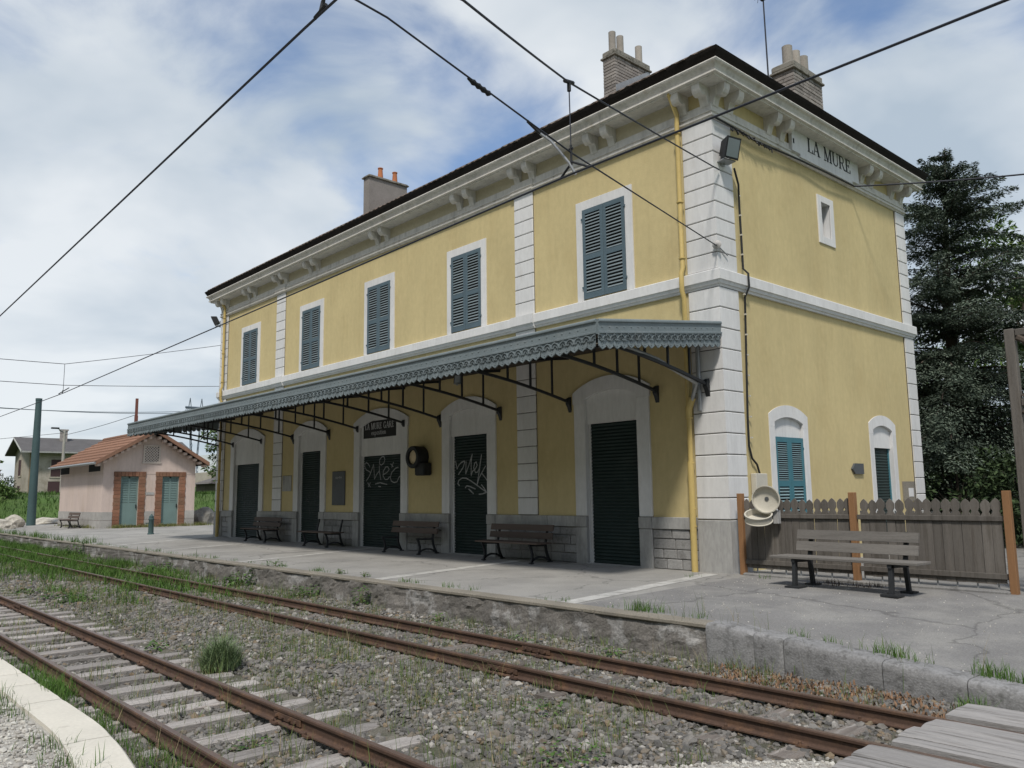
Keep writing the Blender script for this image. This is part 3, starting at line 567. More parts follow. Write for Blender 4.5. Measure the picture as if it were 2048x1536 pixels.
# little upper window: white band and deep recess
fr = MB()
for (a, b, p, q) in ((4.27, 4.44, 7.37, 8.56), (4.88, 5.05, 7.37, 8.56), (4.44, 4.88, 8.40, 8.56), (4.44, 4.88, 7.37, 7.55)): fr.box((-0.01, a, p), (0.03, b, q), 0.004)
fr.build('window_frame', M_white, B)
MB().box((-0.24, 4.44, 7.55), (-0.21, 4.88, 8.40)).build('window_pane', M_dark, B)
mb = MB().box((-0.209, 4.45, 7.56), (-0.17, 4.87, 8.39)); 
MB().box((-0.20, 4.445, 7.555), (-0.02, 4.452, 8.395)).build('window_reveal', M_white, B); MB().box((-0.20, 4.868, 7.555), (-0.02, 4.875, 8.395)).build('window_reveal', M_white, B)
MB().box((-0.20, 4.455, 7.552), (-0.02, 4.865, 7.558)).build('window_reveal', M_white, B)
MB().box((-0.18, 4.50, 7.56), (-0.15, 4.82, 8.10)).build('window_board', M_white, B)

# roof -------------------------------------------------------------------------------
ov, ze, pitch = 0.585, 10.26, 0.655
x0, x1, y0, y1 = -L_-ov, ov, -ov, W_+ov; hw = (y1-y0)/2; zr = ze+hw*pitch
roof_me = MB(); th = 0.16
def roof_faces(dz, inset=0.0):
    return [(x0+inset, y0+inset, ze+dz), (x1-inset, y0+inset, ze+dz), (x1-inset, y1-inset, ze+dz), (x0+inset, y1-inset, ze+dz), (x0+hw, (y0+y1)/2, zr+dz), (x1-hw, (y0+y1)/2, zr+dz)]
RF = [(0, 1, 5, 4), (1, 2, 5), (2, 3, 4, 5), (3, 0, 4)]
roof = MB().add(roof_faces(0.0), RF).build('roof', M_tile, B)
# courses of tiles along the eaves: real edges on the front slope, uneven
rt = random.Random(5)
tile_v = []; tile_f = []
def tile_slab(px, py, w, ax):
    """half-round tile end at the eave"""
for k in range(int((x1-x0)/0.24)):
    x = x0+0.24*k+0.12; d = rt.uniform(-0.03, 0.02); r_t = 0.10+rt.uniform(-0.01, 0.01)
    if not (x0 < x-0.12 and x+0.12 < x1): continue
    pts = [(-r_t, 0), (-r_t*0.7, 0.022), (0, 0.034+rt.uniform(-0.012, 0.014)), (r_t*0.7, 0.022), (r_t, 0)]
    o = len(tile_v); up = Vector((0, 1, pitch)).normalized(); nn = Vector((0, -pitch, 1)).normalized()
    Lm = min(hw, (x-x0), (x1-x))*math.sqrt(1+pitch*pitch)*0.98
    for s_ in (d, Lm):
        for (a, b) in pts:
            p = Vector((x+a, y0, ze))+up*s_+nn*(b+0.004); tile_v.append(tuple(p))
    for j in range(4): tile_f.append((o+j, o+j+1, o+5+j+1, o+5+j))
    tile_f.append((o, o+1, o+2, o+3, o+4))
tm = MB(); tm.v = tile_v; tm.f = tile_f
stuff(tm.build('tile_rows', M_tile, roof))
# eave boards: dark sloping underside and edge board
mb = MB()
iv = [(x0+0.10, y0+0.10, 10.065), (x1-0.10, y0+0.10, 10.065), (x1-0.10, y1-0.10, 10.065), (x0+0.10, y1-0.10, 10.065)]
ovv = [(x0+0.012, y0+0.012, 10.215), (x1-0.012, y0+0.012, 10.215), (x1-0.012, y1-0.012, 10.215), (x0+0.012, y1-0.012, 10.215)]
otv = [(x0-0.012, y0-0.012, 10.275), (x1+0.012, y0-0.012, 10.275), (x1+0.012, y1+0.012, 10.275), (x0-0.012, y1+0.012, 10.275)]
vs = iv+ovv+otv; fs = []
for k in range(2):
    for j in range(4): a = k*4+j; b = k*4+(j+1) % 4; fs.append((a, b, b+4, a+4))
mb.add(vs, fs).build('eave_boards', M_roofedge, B)

# chimneys ------------------------------------------------------------------------------
def chimney(x0, x1, y0, y1, zb, zt, pots, brick=True, pot_mt=None, pot_r=0.10, pot_h=0.55):
    core = MB().box((x0+0.015, y0+0.015, zb), (x1-0.015, y1-0.015, zt)).build('chimney', M_mortar if brick else M_chim_grey, B)
    if brick:
        ch = 0.094; n = int((zt-zb)/ch)
        for k in range(n):
            z = zt-(k+1)*ch; off = 0.12 if k % 2 else 0.0
            def run(a, b):
                p = [a]; q = a+0.24+off*1.0 if off else a+0.30
                while q < b-0.10: p.append(q); q += 0.30
                return p+[b]
            for yy, s_ in ((y0, 1), (y1-0.11, 1)):
                p = run(x0, x1)
                for a, b in zip(p[:-1], p[1:]):
                    j = random.uniform(-0.006, 0.006); inst('brick', unit_brick, core, ((a+b)/2, yy+0.055+j, z+ch/2), (0, 0, 0), (b-a-0.014, 0.11, ch-0.016))
            for xx in (x0+0.055, x1-0.055):
                p = run(y0+0.11, y1-0.11)
                for a, b in zip(p[:-1], p[1:]):
                    j = random.uniform(-0.006, 0.006); inst('brick', unit_brick, core, (xx+j, (a+b)/2, z+ch/2), (0, 0, 0), (0.11, b-a-0.014, ch-0.016))
    cap = MB().box((x0-0.05, y0-0.05, zt), (x1+0.05, y1+0.05, zt+0.055), 0.01).box((x0-0.015, y0-0.015, zt+0.058), (x1+0.015, y1+0.015, zt+(0.23 if brick else 0.10)), 0.03)
    cap.build('cap', M_cap, core)
    for (px, py) in pots:
        pot_prof = [(pot_r*1.0, 0), (pot_r*0.98, pot_h*0.9), (pot_r*1.0, pot_h), (pot_r*0.8, pot_h), (pot_r*0.78, pot_h*0.6)] if brick else [(pot_r*1.2, 0), (pot_r*0.92, pot_h*0.75), (pot_r*0.9, pot_h*0.9), (pot_r*1.12, pot_h*0.93), (pot_r*1.1, pot_h), (pot_r*0.8, pot_h)]
        zt2 = zt+(0.20 if brick else 0.08)
        smooth_angle(MB().lathe(pot_prof, (px, py, zt2), n=14).build('chimney_pot', pot_mt or M_pot, core))
unit_brick = MB().box((-0.5, -0.5, -0.5), (0.5, 0.5, 0.5), 0.04).mesh('brick', M_brick)
chimney(-5.46, -5.0, 3.0, 4.56, 12.55, 13.80, [(-5.22, 3.16), (-5.22, 3.50), (-5.22, 4.34)], pot_r=0.105, pot_h=0.62)
chimney(-0.95, -0.36, 4.26, 5.70, 10.5, 11.92, [(-0.63, 4.50), (-0.63, 4.88), (-0.63, 5.28)], pot_r=0.13, pot_h=0.55)
chimney(-18.45, -18.0, 3.1, 4.95, 12.5, 14.25, [(-18.2, 3.75), (-18.2, 4.45)], brick=False, pot_mt=M_terra, pot_r=0.10, pot_h=0.48)
MB().prism([(3.0, 12.9), (3.0, 12.55), (4.56, 13.55), (4.56, 13.85)], YZ(-5.0), 0.0, 0.012).build('flashing', M_galv, B)

# downpipes ---------------------------------------------------------------------------------
def downpipe(x):
    pts = [(x, -0.36, 9.98), (x, -0.36, 9.80), (x+0.01, -0.14, 9.42), (x, -0.14, 9.2), (x, -0.14, 6.12), (x, -0.20, 5.99), (x, -0.20, 5.62), (x, -0.14, 5.48), (x, -0.14, 2.1), (x, -0.15, 0.02)]
    o = smooth_angle(MB().tube(pts[:-1], 0.052, 10).build('downpipe', M_pipe, B))
    smooth_angle(MB().tube([(x, -0.15, 2.15), (x, -0.15, 0.0)], 0.066, 10).build('pipe_foot', M_pipe, o))
    for z in (9.0, 7.5, 6.3, 4.4, 3.0, 2.1, 1.2, 0.86):
        smooth_angle(MB().lathe([(0.052, 0), (0.075, 0.004), (0.075, 0.03), (0.052, 0.034)], (x, -0.14, z), n=10).build('pipe_collar', M_pipe, o))
downpipe(-0.74); downpipe(-23.98)
# side conduit box, arrow plaque, meter box on the side wall
MB().box((0.005, 0.80, 1.50), (0.13, 1.22, 1.90), 0.01).build('meter_box', M_cream, B)
MB().prism([(5.10, 2.04), (5.24, 2.17), (5.67, 2.17), (5.67, 1.92), (5.24, 1.92)], YZ(0), 0.004, 0.05).build('arrow_plaque', M_slate_panel, B)
MB().box((0.002, 7.85, 1.25), (0.03, 8.55, 1.75)).build('meter_panel', M_coping, B)
MB().box((0.03, 8.15, 1.36), (0.035, 8.45, 1.58)).build('meter_label', M_white, B)
# ------------------------------------------------------------------ platform canopy (part of the building)
CX0, CX1, CYF = -24.25, 0.02, -3.66
ZF, ZW = 4.36, 4.80               # top of the canopy at the front edge and at the wall
mb = MB()
mb.prism([(0.0, ZW), (CYF+0.05, ZF), (CYF+0.05, ZF-0.05), (0.0, ZW-0.05)], lambda u, v, d: (d, u, v), CX0+0.04, CX1-0.04)
canopy = mb.build('canopy', M_zinc, B)
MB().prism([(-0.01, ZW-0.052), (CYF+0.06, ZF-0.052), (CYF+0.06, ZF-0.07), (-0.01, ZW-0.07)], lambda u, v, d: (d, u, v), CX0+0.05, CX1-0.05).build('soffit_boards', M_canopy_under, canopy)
def slope(y): return ZW+(ZF-ZW)*(y/CYF)
# upper fascia: moulded band, along the front and both ends
fprof = [(0.0, 0.08), (-0.035, 0.085), (-0.05, 0.06), (-0.05, 0.035), (-0.02, 0.02), (-0.02, -0.125), (-0.045, -0.135), (-0.045, -0.165), (-0.02, -0.175), (0.0, -0.175)]
MB().prism([(CYF+a, ZF+b) for a, b in fprof], lambda u, v, d: (d, u, v), CX0, CX1).build('fascia', M_zinc, canopy)
for X, s_ in ((CX1, -1), (CX0, 1)):
    vs = []
    for y in (CYF, -0.05):
        for a, b in fprof: vs.append((X+s_*a*-1 if False else X-s_*a*1.0*(-1) if False else X+(-a if X == CX1 else a), y, slope(y)+b))
    n = len(fprof); fs = [(j, (j+1) % n, (j+1) % n+n, j+n) for j in range(n)]+[tuple(range(n-1, -1, -1)), tuple(range(n, 2*n))]
    MB().add(vs, fs).build('fascia', M_zinc, canopy)
# scalloped plates: arched rib, keyhole tongue, pointed foot
def scallop_mesh(pitch_):
    """one hanging plate: half arches at both sides, T mark, stud and pointed foot"""
    w = pitch_/2; mb = MB(); P3 = lambda u, v, d: (u, d, v)
    pl = [(-w*0.99, -0.17), (w*0.99, -0.17), (w*0.99, -0.345), (w*0.90, -0.385), (w*0.55, -0.412), (w*0.2, -0.425), (0, -0.44), (-w*0.2, -0.425), (-w*0.55, -0.412), (-w*0.90, -0.385), (-w*0.99, -0.345)]
    mb.prism(pl, P3, -0.008, 0.0)
    def strip(pts, ww, d0, d1):
        for q in ribbon(pts, ww): mb.prism(q, P3, d0, d1)
    for s_ in (-1, 1):
        strip([(s_*w*(1-0.88*math.cos(R(a_))), -0.275+0.085*math.sin(R(a_))) for a_ in range(0, 91, 15)], 0.020, -0.034, -0.006)
        strip([(s_*w*(1-0.62*math.cos(R(a_))), -0.275+0.058*math.sin(R(a_))) for a_ in range(0, 91, 18)], 0.010, -0.020, -0.006)
        strip([(s_*w*(1-0.34*math.cos(R(a_))), -0.278+0.034*math.sin(R(a_))) for a_ in range(0, 91, 18)], 0.016, -0.030, -0.006)
        mb.prism([(s_*w*0.985, -0.30), (s_*w*0.72, -0.30), (s_*w*0.72, -0.268), (s_*w*0.985, -0.255)], P3, -0.0095, -0.0085)
    strip([(-w*0.42, -0.285), (w*0.42, -0.285)], 0.014, -0.030, -0.006)
    strip([(0, -0.29), (0, -0.345)], 0.012, -0.016, -0.006)
    mb.lathe([(0.013, 0), (0.010, 0.010), (0.003, 0.014)], (0, -0.008, -0.375), (0, -1, 0), n=7)
    strip([(-w*0.88, -0.375), (-w*0.5, -0.400), (0, -0.425), (w*0.5, -0.400), (w*0.88, -0.375)], 0.012, -0.018, -0.006)
    return mb.mesh('scallop', M_zinc)
nsc = 128; ps = (CX1-CX0-0.04)/nsc; sm = scallop_mesh(ps)
for k in range(nsc):
    o = inst('scallop', sm, canopy, (CX0+0.02+ps*(k+0.5), CYF-0.012, ZF+random.uniform(-0.006, 0.004)), (random.uniform(-0.05, 0.02), random.uniform(-0.012, 0.012), 0))
ns2 = 19; p2 = (-0.10-CYF)/ns2; sm2 = scallop_mesh(p2)
for X, rz in ((CX1+0.012, R(90)), (CX0-0.012, R(-90))):
    for k in range(ns2):
        y = CYF+p2*(k+0.5); inst('scallop', sm2, canopy, (X, y, slope(y)+random.uniform(-0.005, 0.004)), (0, random.uniform(-0.01, 0.01), rz))
# rivets along the fascia
rv = MB()
def dome(c, ax, r=0.016):
    rv.lathe([(r, 0), (r*0.8, r*0.55), (r*0.3, r*0.8)], c, ax, n=7)
for k in range(int((CX1-CX0)/0.19)): dome((CX0+0.10+0.19*k, CYF-0.02, ZF-0.055), (0, -1, 0))
for k in range(18): y = CYF+0.10+0.19*k; dome((CX1+0.02, y, slope(y)-0.055), (1, 0, 0))
stuff(rv.build('rivets', M_zinc, canopy))
# curved iron brackets
def bracket_mesh():
    mb = MB(); pts = []
    for i in range(15):
        t_ = i/14; y = -0.03+t_*(CYF+0.25); z = 3.66+(4.17-3.66)*(1-(1-t_)**1.55); pts.append((0, y, z))
    for q in range(14):
        a, b = pts[q], pts[q+1]
        mb.prism([(a[1], a[2]-0.028), (b[1], b[2]-0.028), (b[1], b[2]+0.028), (a[1], a[2]+0.028)], lambda u, v, d: (d, u, v), -0.028, 0.028)
    mb.prism([(-0.02, ZW-0.075), (CYF+0.12, ZF-0.072), (CYF+0.12, ZF-0.13), (-0.02, ZW-0.135)], lambda u, v, d: (d, u, v), -0.025, 0.025)
    for t_ in (0.16, 0.36, 0.56, 0.78):
        y = -0.03+t_*(CYF+0.25); z = 3.66+(4.17-3.66)*(1-(1-t_)**1.55); mb.box((-0.02, y-0.02, z), (0.02, y+0.02, slope(y)-0.10))
    mb.prism([(0.0, 3.78), (-0.09, 3.74), (-0.10, 3.62), (-0.05, 3.55), (0.0, 3.42)], lambda u, v, d: (d, u, v), -0.05, 0.05)
    return mb.mesh('bracket', M_iron)
bm_ = bracket_mesh()
bx_pos = [-0.33, -24.12]
for c, h, zt in DOORS: bx_pos += [c-1.25, c+1.30]
for x in bx_pos: inst('bracket', bm_, canopy, (x, 0.0 if abs(x) > 1 and x > -24 else -0.045, 0))
# purlins under the roof
for y in (-1.2, -2.4, -3.45): MB().box((CX0+0.06, y-0.03, slope(y)-0.115), (CX1-0.06, y+0.03, slope(y)-0.0725)).build('purlin', M_iron, canopy)
# end bracing and rainwater pipe at the near end
smooth_angle(MB().tube([(-0.28, CYF+0.6, 4.22), (-0.36, -1.6, 4.02), (-0.42, -0.30, 3.68), (-0.66, -0.16, 3.30)], 0.04, 8).build('drain_pipe', M_galv, canopy))
smooth_angle(MB().tube([(-0.50, -0.10, 4.55), (-0.50, -0.10, 3.15)], 0.045, 8).build('drain_pipe', M_galv, canopy))
MB().tube([(-0.74, -0.15, 3.02), (-0.72, -0.16, 3.22), (-0.62, -0.16, 3.42)], [0.06, 0.075, 0.075], 10).build('pipe_branch', M_pipe, canopy)
# tube lamp and small lamp under the canopy
MB().box((-1.15, -2.9, 4.22), (-0.55, -2.82, 4.29), 0.01).build('tube_lamp', M_cream, canopy)

# ------------------------------------------------------------------ things on the walls
def floodlight(name, label, loc, rz, tilt=0.35, s=1.0, grp=None):
    t_ = thing(name, label, 'floodlight', loc, rz, grp)
    body = MB().add([(-0.19*s,-0.10*s,-0.22*s),(0.19*s,-0.10*s,-0.22*s),(0.19*s,-0.10*s,0.22*s),(-0.19*s,-0.10*s,0.22*s),(-0.13*s,0.13*s,-0.16*s),(0.13*s,0.13*s,-0.16*s),(0.13*s,0.13*s,0.13*s),(-0.13*s,0.13*s,0.13*s)],
        [(0,1,2,3),(4,7,6,5),(0,4,5,1),(1,5,6,2),(2,6,7,3),(3,7,4,0)]).build('housing', M_black, t_, (0, -0.22*s, 0), (tilt, 0, 0))
    MB().box((-0.155*s, -0.112*s, -0.18*s), (0.155*s, -0.102*s, 0.18*s), 0.004).build('glass', M_glass, body)
    MB().box((-0.16*s, -0.22*s, -0.25*s), (0.16*s, 0.0, -0.225*s)).box((-0.05*s, -0.03, -0.30*s), (0.05*s, 0.0, 0.0)).build('bracket', M_galv, t_)
    return t_
floodlight('floodlight', 'square black floodlight on the white quoins at the near corner', (0.06, 0.25, 8.45), R(78), 0.28, 1.0)
floodlight('floodlight', 'black floodlight at the far left corner under the eaves', (-24.58, -0.06, 9.02), R(-30), 0.45, 0.95)
fl = floodlight('floodlight', 'small dark floodlight hanging beneath the canopy roof', (-6.9, -1.2, 4.42), R(60), 0.5, 0.55)
# sign over the middle door
sg = thing('station_sign', 'black sign reading LA MURE GARE exposition over the middle door', 'sign', (0, 0, 0))
sb_ = MB().box((-13.22, 0.02, 3.33), (-11.40, 0.062, 3.86), 0.004).build('board', M_signblack, sg)
write('LA MURE GARE', lambda u, v, d: (u, 0.018-d, v), -13.12, -11.50, 3.60, 0.19, 0.0, 0.006, 'letter', M_signwhite, sb_, each=True)
write('exposition', lambda u, v, d: (u, 0.018-d, v), -12.75, -11.93, 3.42, 0.17, 0.0, 0.006, 'letter', M_signwhite, sb_, each=True)
# notice panel
npan = thing('notice_panel', 'tall narrow grey notice panel on the yellow wall', 'panel', (-14.63, 0, 0))
o = MB().box((-0.40, -0.035, 1.27), (0.40, -0.003, 2.36), 0.012).build('board', M_slate_panel, npan)
write('exposition', lambda u, v, d: (u, -0.036-d, v), -0.18, 0.24, 2.13, 0.09, 0.0, 0.004, 'letter', M_signwhite, o, each=True)
wp = thing('wall_panel', 'pale grey panel beside the left white pilaster', 'panel', (-18.25, 0, 0))
MB().box((-0.33, -0.03, 1.76), (0.33, -0.003, 2.31), 0.006).build('board', M_plinth, wp)
# old round case on the wall
ck = thing('clock_case', 'round black empty clock case on the wall beside the graffiti door', 'clock case', (-10.02, 0, 2.62))
smooth_angle(MB().lathe([(0.30, 0.0), (0.315, 0.03), (0.315, 0.36), (0.30, 0.38), (0.21, 0.38), (0.205, 0.34), (0.205, 0.10), (0.02, 0.10)], (0, 0, 0), (0, -1, 0), n=36).build('ring', M_black, ck))
smooth_angle(MB().lathe([(0.20, 0.0), (0.20, 0.022), (0.19, 0.03)], (0, -0.29, 0), (0, -1, 0), n=30).build('dial', mat('faded_dial', (0.62, 0.50, 0.34), 0.8), ck))
MB().box((0.02, -0.30, -0.52), (0.46, -0.01, -0.16), 0.03).build('box', M_black, ck)
MB().box((-0.12, -0.20, -0.42), (0.02, -0.01, -0.24), 0.02).build('clamp', M_black, ck)

# ------------------------------------------------------------------ benches
def iron_leg(dark=True, back=0.82, style=0):
    """cast-iron end frame in the y-z plane, front at y = -0.62, wall side at y = 0"""
    mb = MB()
    def bar(pts, w=0.05, th_=0.022):
        for a, b in zip(pts[:-1], pts[1:]):
            for q in ribbon([a, b], w): mb.prism(q, lambda u, v, d: (d, u, v), -th_, th_)
    fr = [(-0.60, 0.0), (-0.565, 0.10), (-0.56, 0.20), (-0.60, 0.33), (-0.64, 0.40)]
    bk = [(0.0, 0.0), (-0.07, 0.12), (-0.12, 0.25), (-0.145, 0.40)]
    bar(fr); bar(bk)
    bar([(-0.66, 0.405), (-0.14, 0.385)], 0.045)
    bar([(-0.145, 0.40), (-0.11, 0.58), (-0.05, back)], 0.042)
    bar([(-0.59, 0.04), (-0.50, 0.10), (-0.36, 0.135), (-0.20, 0.12), (-0.02, 0.04)], 0.04)
    bar([(-0.64, 0.012), (-0.55, 0.012)], 0.026, 0.035); bar([(-0.05, 0.012), (0.05, 0.012)], 0.026, 0.035)
    return mb.mesh('leg_frame', M_iron)
leg_me = iron_leg()
def station_bench(x, y, rz, label, seat=True, back=True, span=1.66, length=2.2, legmat=None):
    t_ = thing('bench', label, 'bench', (x, y, 0), rz, 'benches along the station platform')
    for s_ in (-1, 1): inst('leg_frame', leg_me, t_, (s_*span/2, 0, 0))
    if seat:
        for k, yy in enumerate((-0.60, -0.44, -0.28)):
            MB().box((-length/2+random.uniform(0, 0.03), yy-0.072, 0.425), (length/2, yy+0.072, 0.462), 0.006).build('seat_plank', M_bench_brown, t_)
    if back:
        for z0, yy in ((0.52, -0.165), (0.70, -0.125)):
            mb = MB().prism([(yy, z0), (yy-0.032, z0+0.006), (yy+0.005, z0+0.145), (yy+0.036, z0+0.14)], lambda u, v, d: (d, u, v), -length/2+0.02, length/2-0.02)
            mb.build('back_plank', M_bench_brown, t_)
    return t_
station_bench(-5.45, -0.30, 0, 'brown bench with seat and back planks nearest the corner quoins')
station_bench(-9.86, -0.24, 0, 'bench missing its seat planks beside the large graffiti door', seat=False)
station_bench(-14.62, -0.24, 0, 'bench missing its back planks below the tall grey notice panel', back=False, span=1.45)
station_bench(-19.05, -0.20, 0, 'brown bench farthest along the wall by the left pilaster', span=1.55)
# grey bench by the fence
gb = thing('bench', 'long weathered grey bench standing in front of the picket fence', 'bench', (2.78, -0.62, 0.0), R(-3), 'benches along the station platform')
def leg_square():
    mb = MB()
    def bar(pts, w=0.06, th_=0.03):
        for a, b in zip(pts[:-1], pts[1:]):
            for q in ribbon([a, b], w): mb.prism(q, lambda u, v, d: (d, u, v), -th_, th_)
    bar([(-0.60, 0.0), (-0.57, 0.42)], 0.075); bar([(-0.06, 0.0), (-0.12, 0.42)], 0.065); bar([(-0.62, 0.415), (-0.08, 0.40)], 0.05); bar([(-0.12, 0.40), (-0.07, 0.62), (0.0, 0.88)], 0.05)
    mb.box((-0.13, -0.70, -0.02), (0.13, -0.46, 0.012)); mb.box((-0.1, -0.14, -0.02), (0.1, 0.04, 0.012))
    return mb.mesh('leg_frame', M_iron)
lsq = leg_square()
for s_ in (-1, 1): inst('leg_frame', lsq, gb, (s_*0.80, 0, 0))
for k, yy in enumerate((-0.58, -0.42, -0.26)): MB().box((-1.22+0.02*k, yy-0.074, 0.445), (1.22, yy+0.074, 0.487), 0.006).build('seat_plank', M_plank, gb)
for z0, yy in ((0.55, -0.13), (0.74, -0.085)):
    MB().prism([(yy, z0), (yy-0.036, z0+0.006), (yy+0.005, z0+0.155), (yy+0.04, z0+0.15)], lambda u, v, d: (d, u, v), -1.02, 1.02).build('back_plank', M_plank, gb)

# ------------------------------------------------------------------ picket fence
fe = thing('picket_fence', 'weathered grey picket fence with orange posts right of the building', 'fence', (0, 0, 0))
def picket(w, h):
    a = w/2
    pl = [(-a, 0.13), (a, 0.13), (a, h-0.245), (a*0.80, h-0.225), (a*0.62, h-0.20), (a*0.80, h-0.175), (a, h-0.15), (a, h-0.075), (a*0.55, h-0.03), (0, h), (-a*0.55, h-0.03), (-a, h-0.075), (-a, h-0.15), (-a*0.80, h-0.175), (-a*0.62, h-0.20), (-a*0.80, h-0.225), (-a, h-0.245)]
    return MB().prism(pl, lambda u, v, d: (u, d, v), -0.011, 0.011).mesh('picket', M_wood_grey)
pms = [picket(0.136, 1.41), picket(0.130, 1.40), picket(0.138, 1.395)]
rf = random.Random(11); x = 0.36
while x < 4.72:
    if abs(x-2.44) > 0.06: inst('picket', pms[rf.randrange(3)], fe, (x, 0.035+rf.uniform(-0.004, 0.004), rf.uniform(-0.012, 0.008)), (0, rf.uniform(-0.008, 0.008), 0))
    x += 0.1415 if not 2.5 < x < 3.6 or rf.random() > 0.5 else 0.148
for (a, b) in ((0.31, 2.40), (2.50, 4.74)):
    MB().box((a, -0.012, 1.055), (b, 0.022, 1.135), 0.006).build('fence_rail', M_wood_grey, fe)
    MB().box((a, -0.012, 0.20), (b, 0.022, 0.285), 0.006).build('fence_rail', M_wood_grey, fe)
for x in (0.26, 2.44, 4.80): MB().box((x-0.052, -0.055, -0.1), (x+0.052, 0.055, 1.51), 0.006).build('fence_post', M_post, fe)
MB().box((0.3, -0.12, -0.06), (4.76, 0.14, 0.045), 0.02).build('fence_kerb', M_ramp, fe)
x = 0.5
while x < 4.7: MB().box((x, 0.055, 0.04), (x+0.02, 0.075, 1.2)).build('steel_bar', M_galv, fe); x += 0.29
# round lidded bin fixed to the fence
rb = thing('round_bin', 'cream round bin with its lid open fixed to the picket fence', 'bin', (0.88, -0.05, 1.1))
dish = [(0.0, 0.0), (0.20, 0.0), (0.235, 0.015), (0.245, 0.03), (0.245, 0.085), (0.255, 0.09), (0.255, 0.10), (0.235, 0.10), (0.23, 0.04), (0.19, 0.018), (0.0, 0.016)]
lid = smooth_angle(MB().lathe(dish, (0, 0, 0), (0, 0, 1), n=40).build('lid', M_cream, rb, (0.03, -0.10, 0.31), (R(96), R(10), R(18))))
smooth_angle(MB().lathe([(0.038, 0.0), (0.038, 0.012), (0.0, 0.014)], (0, 0, 0.017), (0, 0, 1), n=14).build('vent', M_slate_panel, lid))
smooth_angle(MB().lathe([(0.0, -0.13), (0.215, -0.13), (0.25, -0.125), (0.25, -0.115), (0.235, -0.11), (0.235, -0.01), (0.25, 0.0), (0.25, 0.012), (0.222, 0.012), (0.22, -0.10), (0.0, -0.105)], (0, 0, 0), (0, 0, 1), n=40).build('bowl', M_cream, rb, (-0.06, -0.27, 0.03), (R(22), R(4), R(20))))
MB().box((0.12, -0.08, -0.14), (0.22, 0.02, 0.10), 0.005).build('hinge_plate', M_plinth, rb)
# wooden lattice frame behind the fence
lt = thing('lattice_frame', 'tall grey wooden lattice frame at the right edge behind the fence', 'trellis', (4.95, 0.35, 0))
MB().box((-0.07, -0.07, -0.1), (0.07, 0.07, 3.98), 0.01).build('post', M_wood_grey, lt); MB().box((1.33, -0.07, -0.1), (1.47, 0.07, 3.98), 0.01).build('post', M_wood_grey, lt)
for z in (0.55, 1.65, 2.78, 3.86): MB().box((0.075, -0.05, z), (1.325, 0.05, z+0.11), 0.01).build('cross_bar', M_wood_grey, lt)
rl = random.Random(2)
for z in (0.66, 1.76, 2.89):
    for s_ in (1, -1):
        p = [(0.10 if s_ > 0 else 1.30, 0.03*s_, z+0.03), (0.70+rl.uniform(-0.1, 0.1), 0.03*s_+rl.uniform(-0.02, 0.02), z+0.5+rl.uniform(-0.08, 0.08)), (1.30 if s_ > 0 else 0.10, 0.03*s_, z+0.95)]
        MB().tube(p, [0.05, 0.042, 0.05], 7).build('branch_brace', M_bark, lt)
    MB().tube([(0.42, 0, z), (0.50, 0.02, z+0.5), (0.38, 0, z+0.97)], [0.035, 0.045, 0.035], 7).build('branch_brace', M_wood_grey, lt)

# ------------------------------------------------------------------ aerial, cables
an = thing('aerial_mast', 'thin television aerial mast beside the near brick chimney', 'aerial', (-0.98, 4.15, 10.9))
MB().tube([(0, 0, 0), (-0.03, 0, 3.25)], [0.022, 0.018], 7).build('mast', M_wire, an)
ae = MB()
ae.tube([(-0.20, -0.14, 3.12), (0.42, 0.30, 3.42)], 0.012, 6)
for k in range(7):
    t_ = k/6; c_ = Vector((-0.12+0.50*t_, -0.08+0.36*t_, 3.16+0.24*t_)); l = 0.20-0.10*t_
    ae.tube([c_+Vector((0.55, -0.75, 0.15))*l, c_-Vector((0.55, -0.75, 0.15))*l], 0.006, 5)
ae.tube([(0.10, 0.0, 3.3), (0.36, 0.02, 2.98)], 0.007, 5); ae.tube([(0.02, 0.0, 3.3), (0.26, 0.02, 3.02)], 0.007, 5)
ae.box((-0.10, -0.06, 3.10), (0.08, 0.06, 3.22)); ae.box((0.20, 0.08, 3.20), (0.32, 0.16, 3.26))
ae.build('antenna', M_wire, an)
def wire(name, label, pts, r=0.012, mt=None, sag=0.0, grp='overhead wires', seg=10, n=6):
    P = []
    for a, b in zip(pts[:-1], pts[1:]):
        a, b = Vector(a), Vector(b)
        for i in range(seg): t_ = i/seg; P.append(a.lerp(b, t_)-Vector((0, 0, sag*4*t_*(1-t_))))
    P.append(Vector(pts[-1])); o = MB().tube(P, r, n).build(name, mt or M_wire)
    return tag(o, label, 'wire', grp)
pw = thing('wall_cable', 'black light cable running down the side wall by the near corner', 'cable', (0, 0, 0))
smooth_angle(MB().tube([(0.10, 0.62, 8.20), (0.07, 0.80, 7.9), (0.055, 0.82, 7.4), (0.055, 0.84, 6.1), (0.155, 0.86, 5.98), (0.155, 0.87, 5.70), (0.05, 0.86, 5.5), (0.045, 0.80, 4.2), (0.045, 0.74, 3.0), (0.05, 0.73, 2.45), (0.06, 0.80, 2.2), (0.06, 0.97, 2.08), (0.06, 1.05, 1.90)], 0.022, 7).build('cable', M_black, pw))
for k in range(14): MB().box((0.04, 0.80, 2.6+0.42*k), (0.085, 0.835, 2.63+0.42*k)).build('clip', M_cream, pw) if abs(2.6+0.42*k-5.8) > 0.25 and 2.6+.42*k < 8 else None
smooth_angle(MB().tube([(0.13, -0.05, 9.10), (0.125, 0.8, 9.08), (0.14, 1.4, 9.02), (0.125, 3.4, 9.12), (0.17, 4.6, 9.11), (0.15, 6.0, 9.14)], 0.022, 7).build('cable', M_black, pw))
tz = MB(); rz_ = random.Random(4)
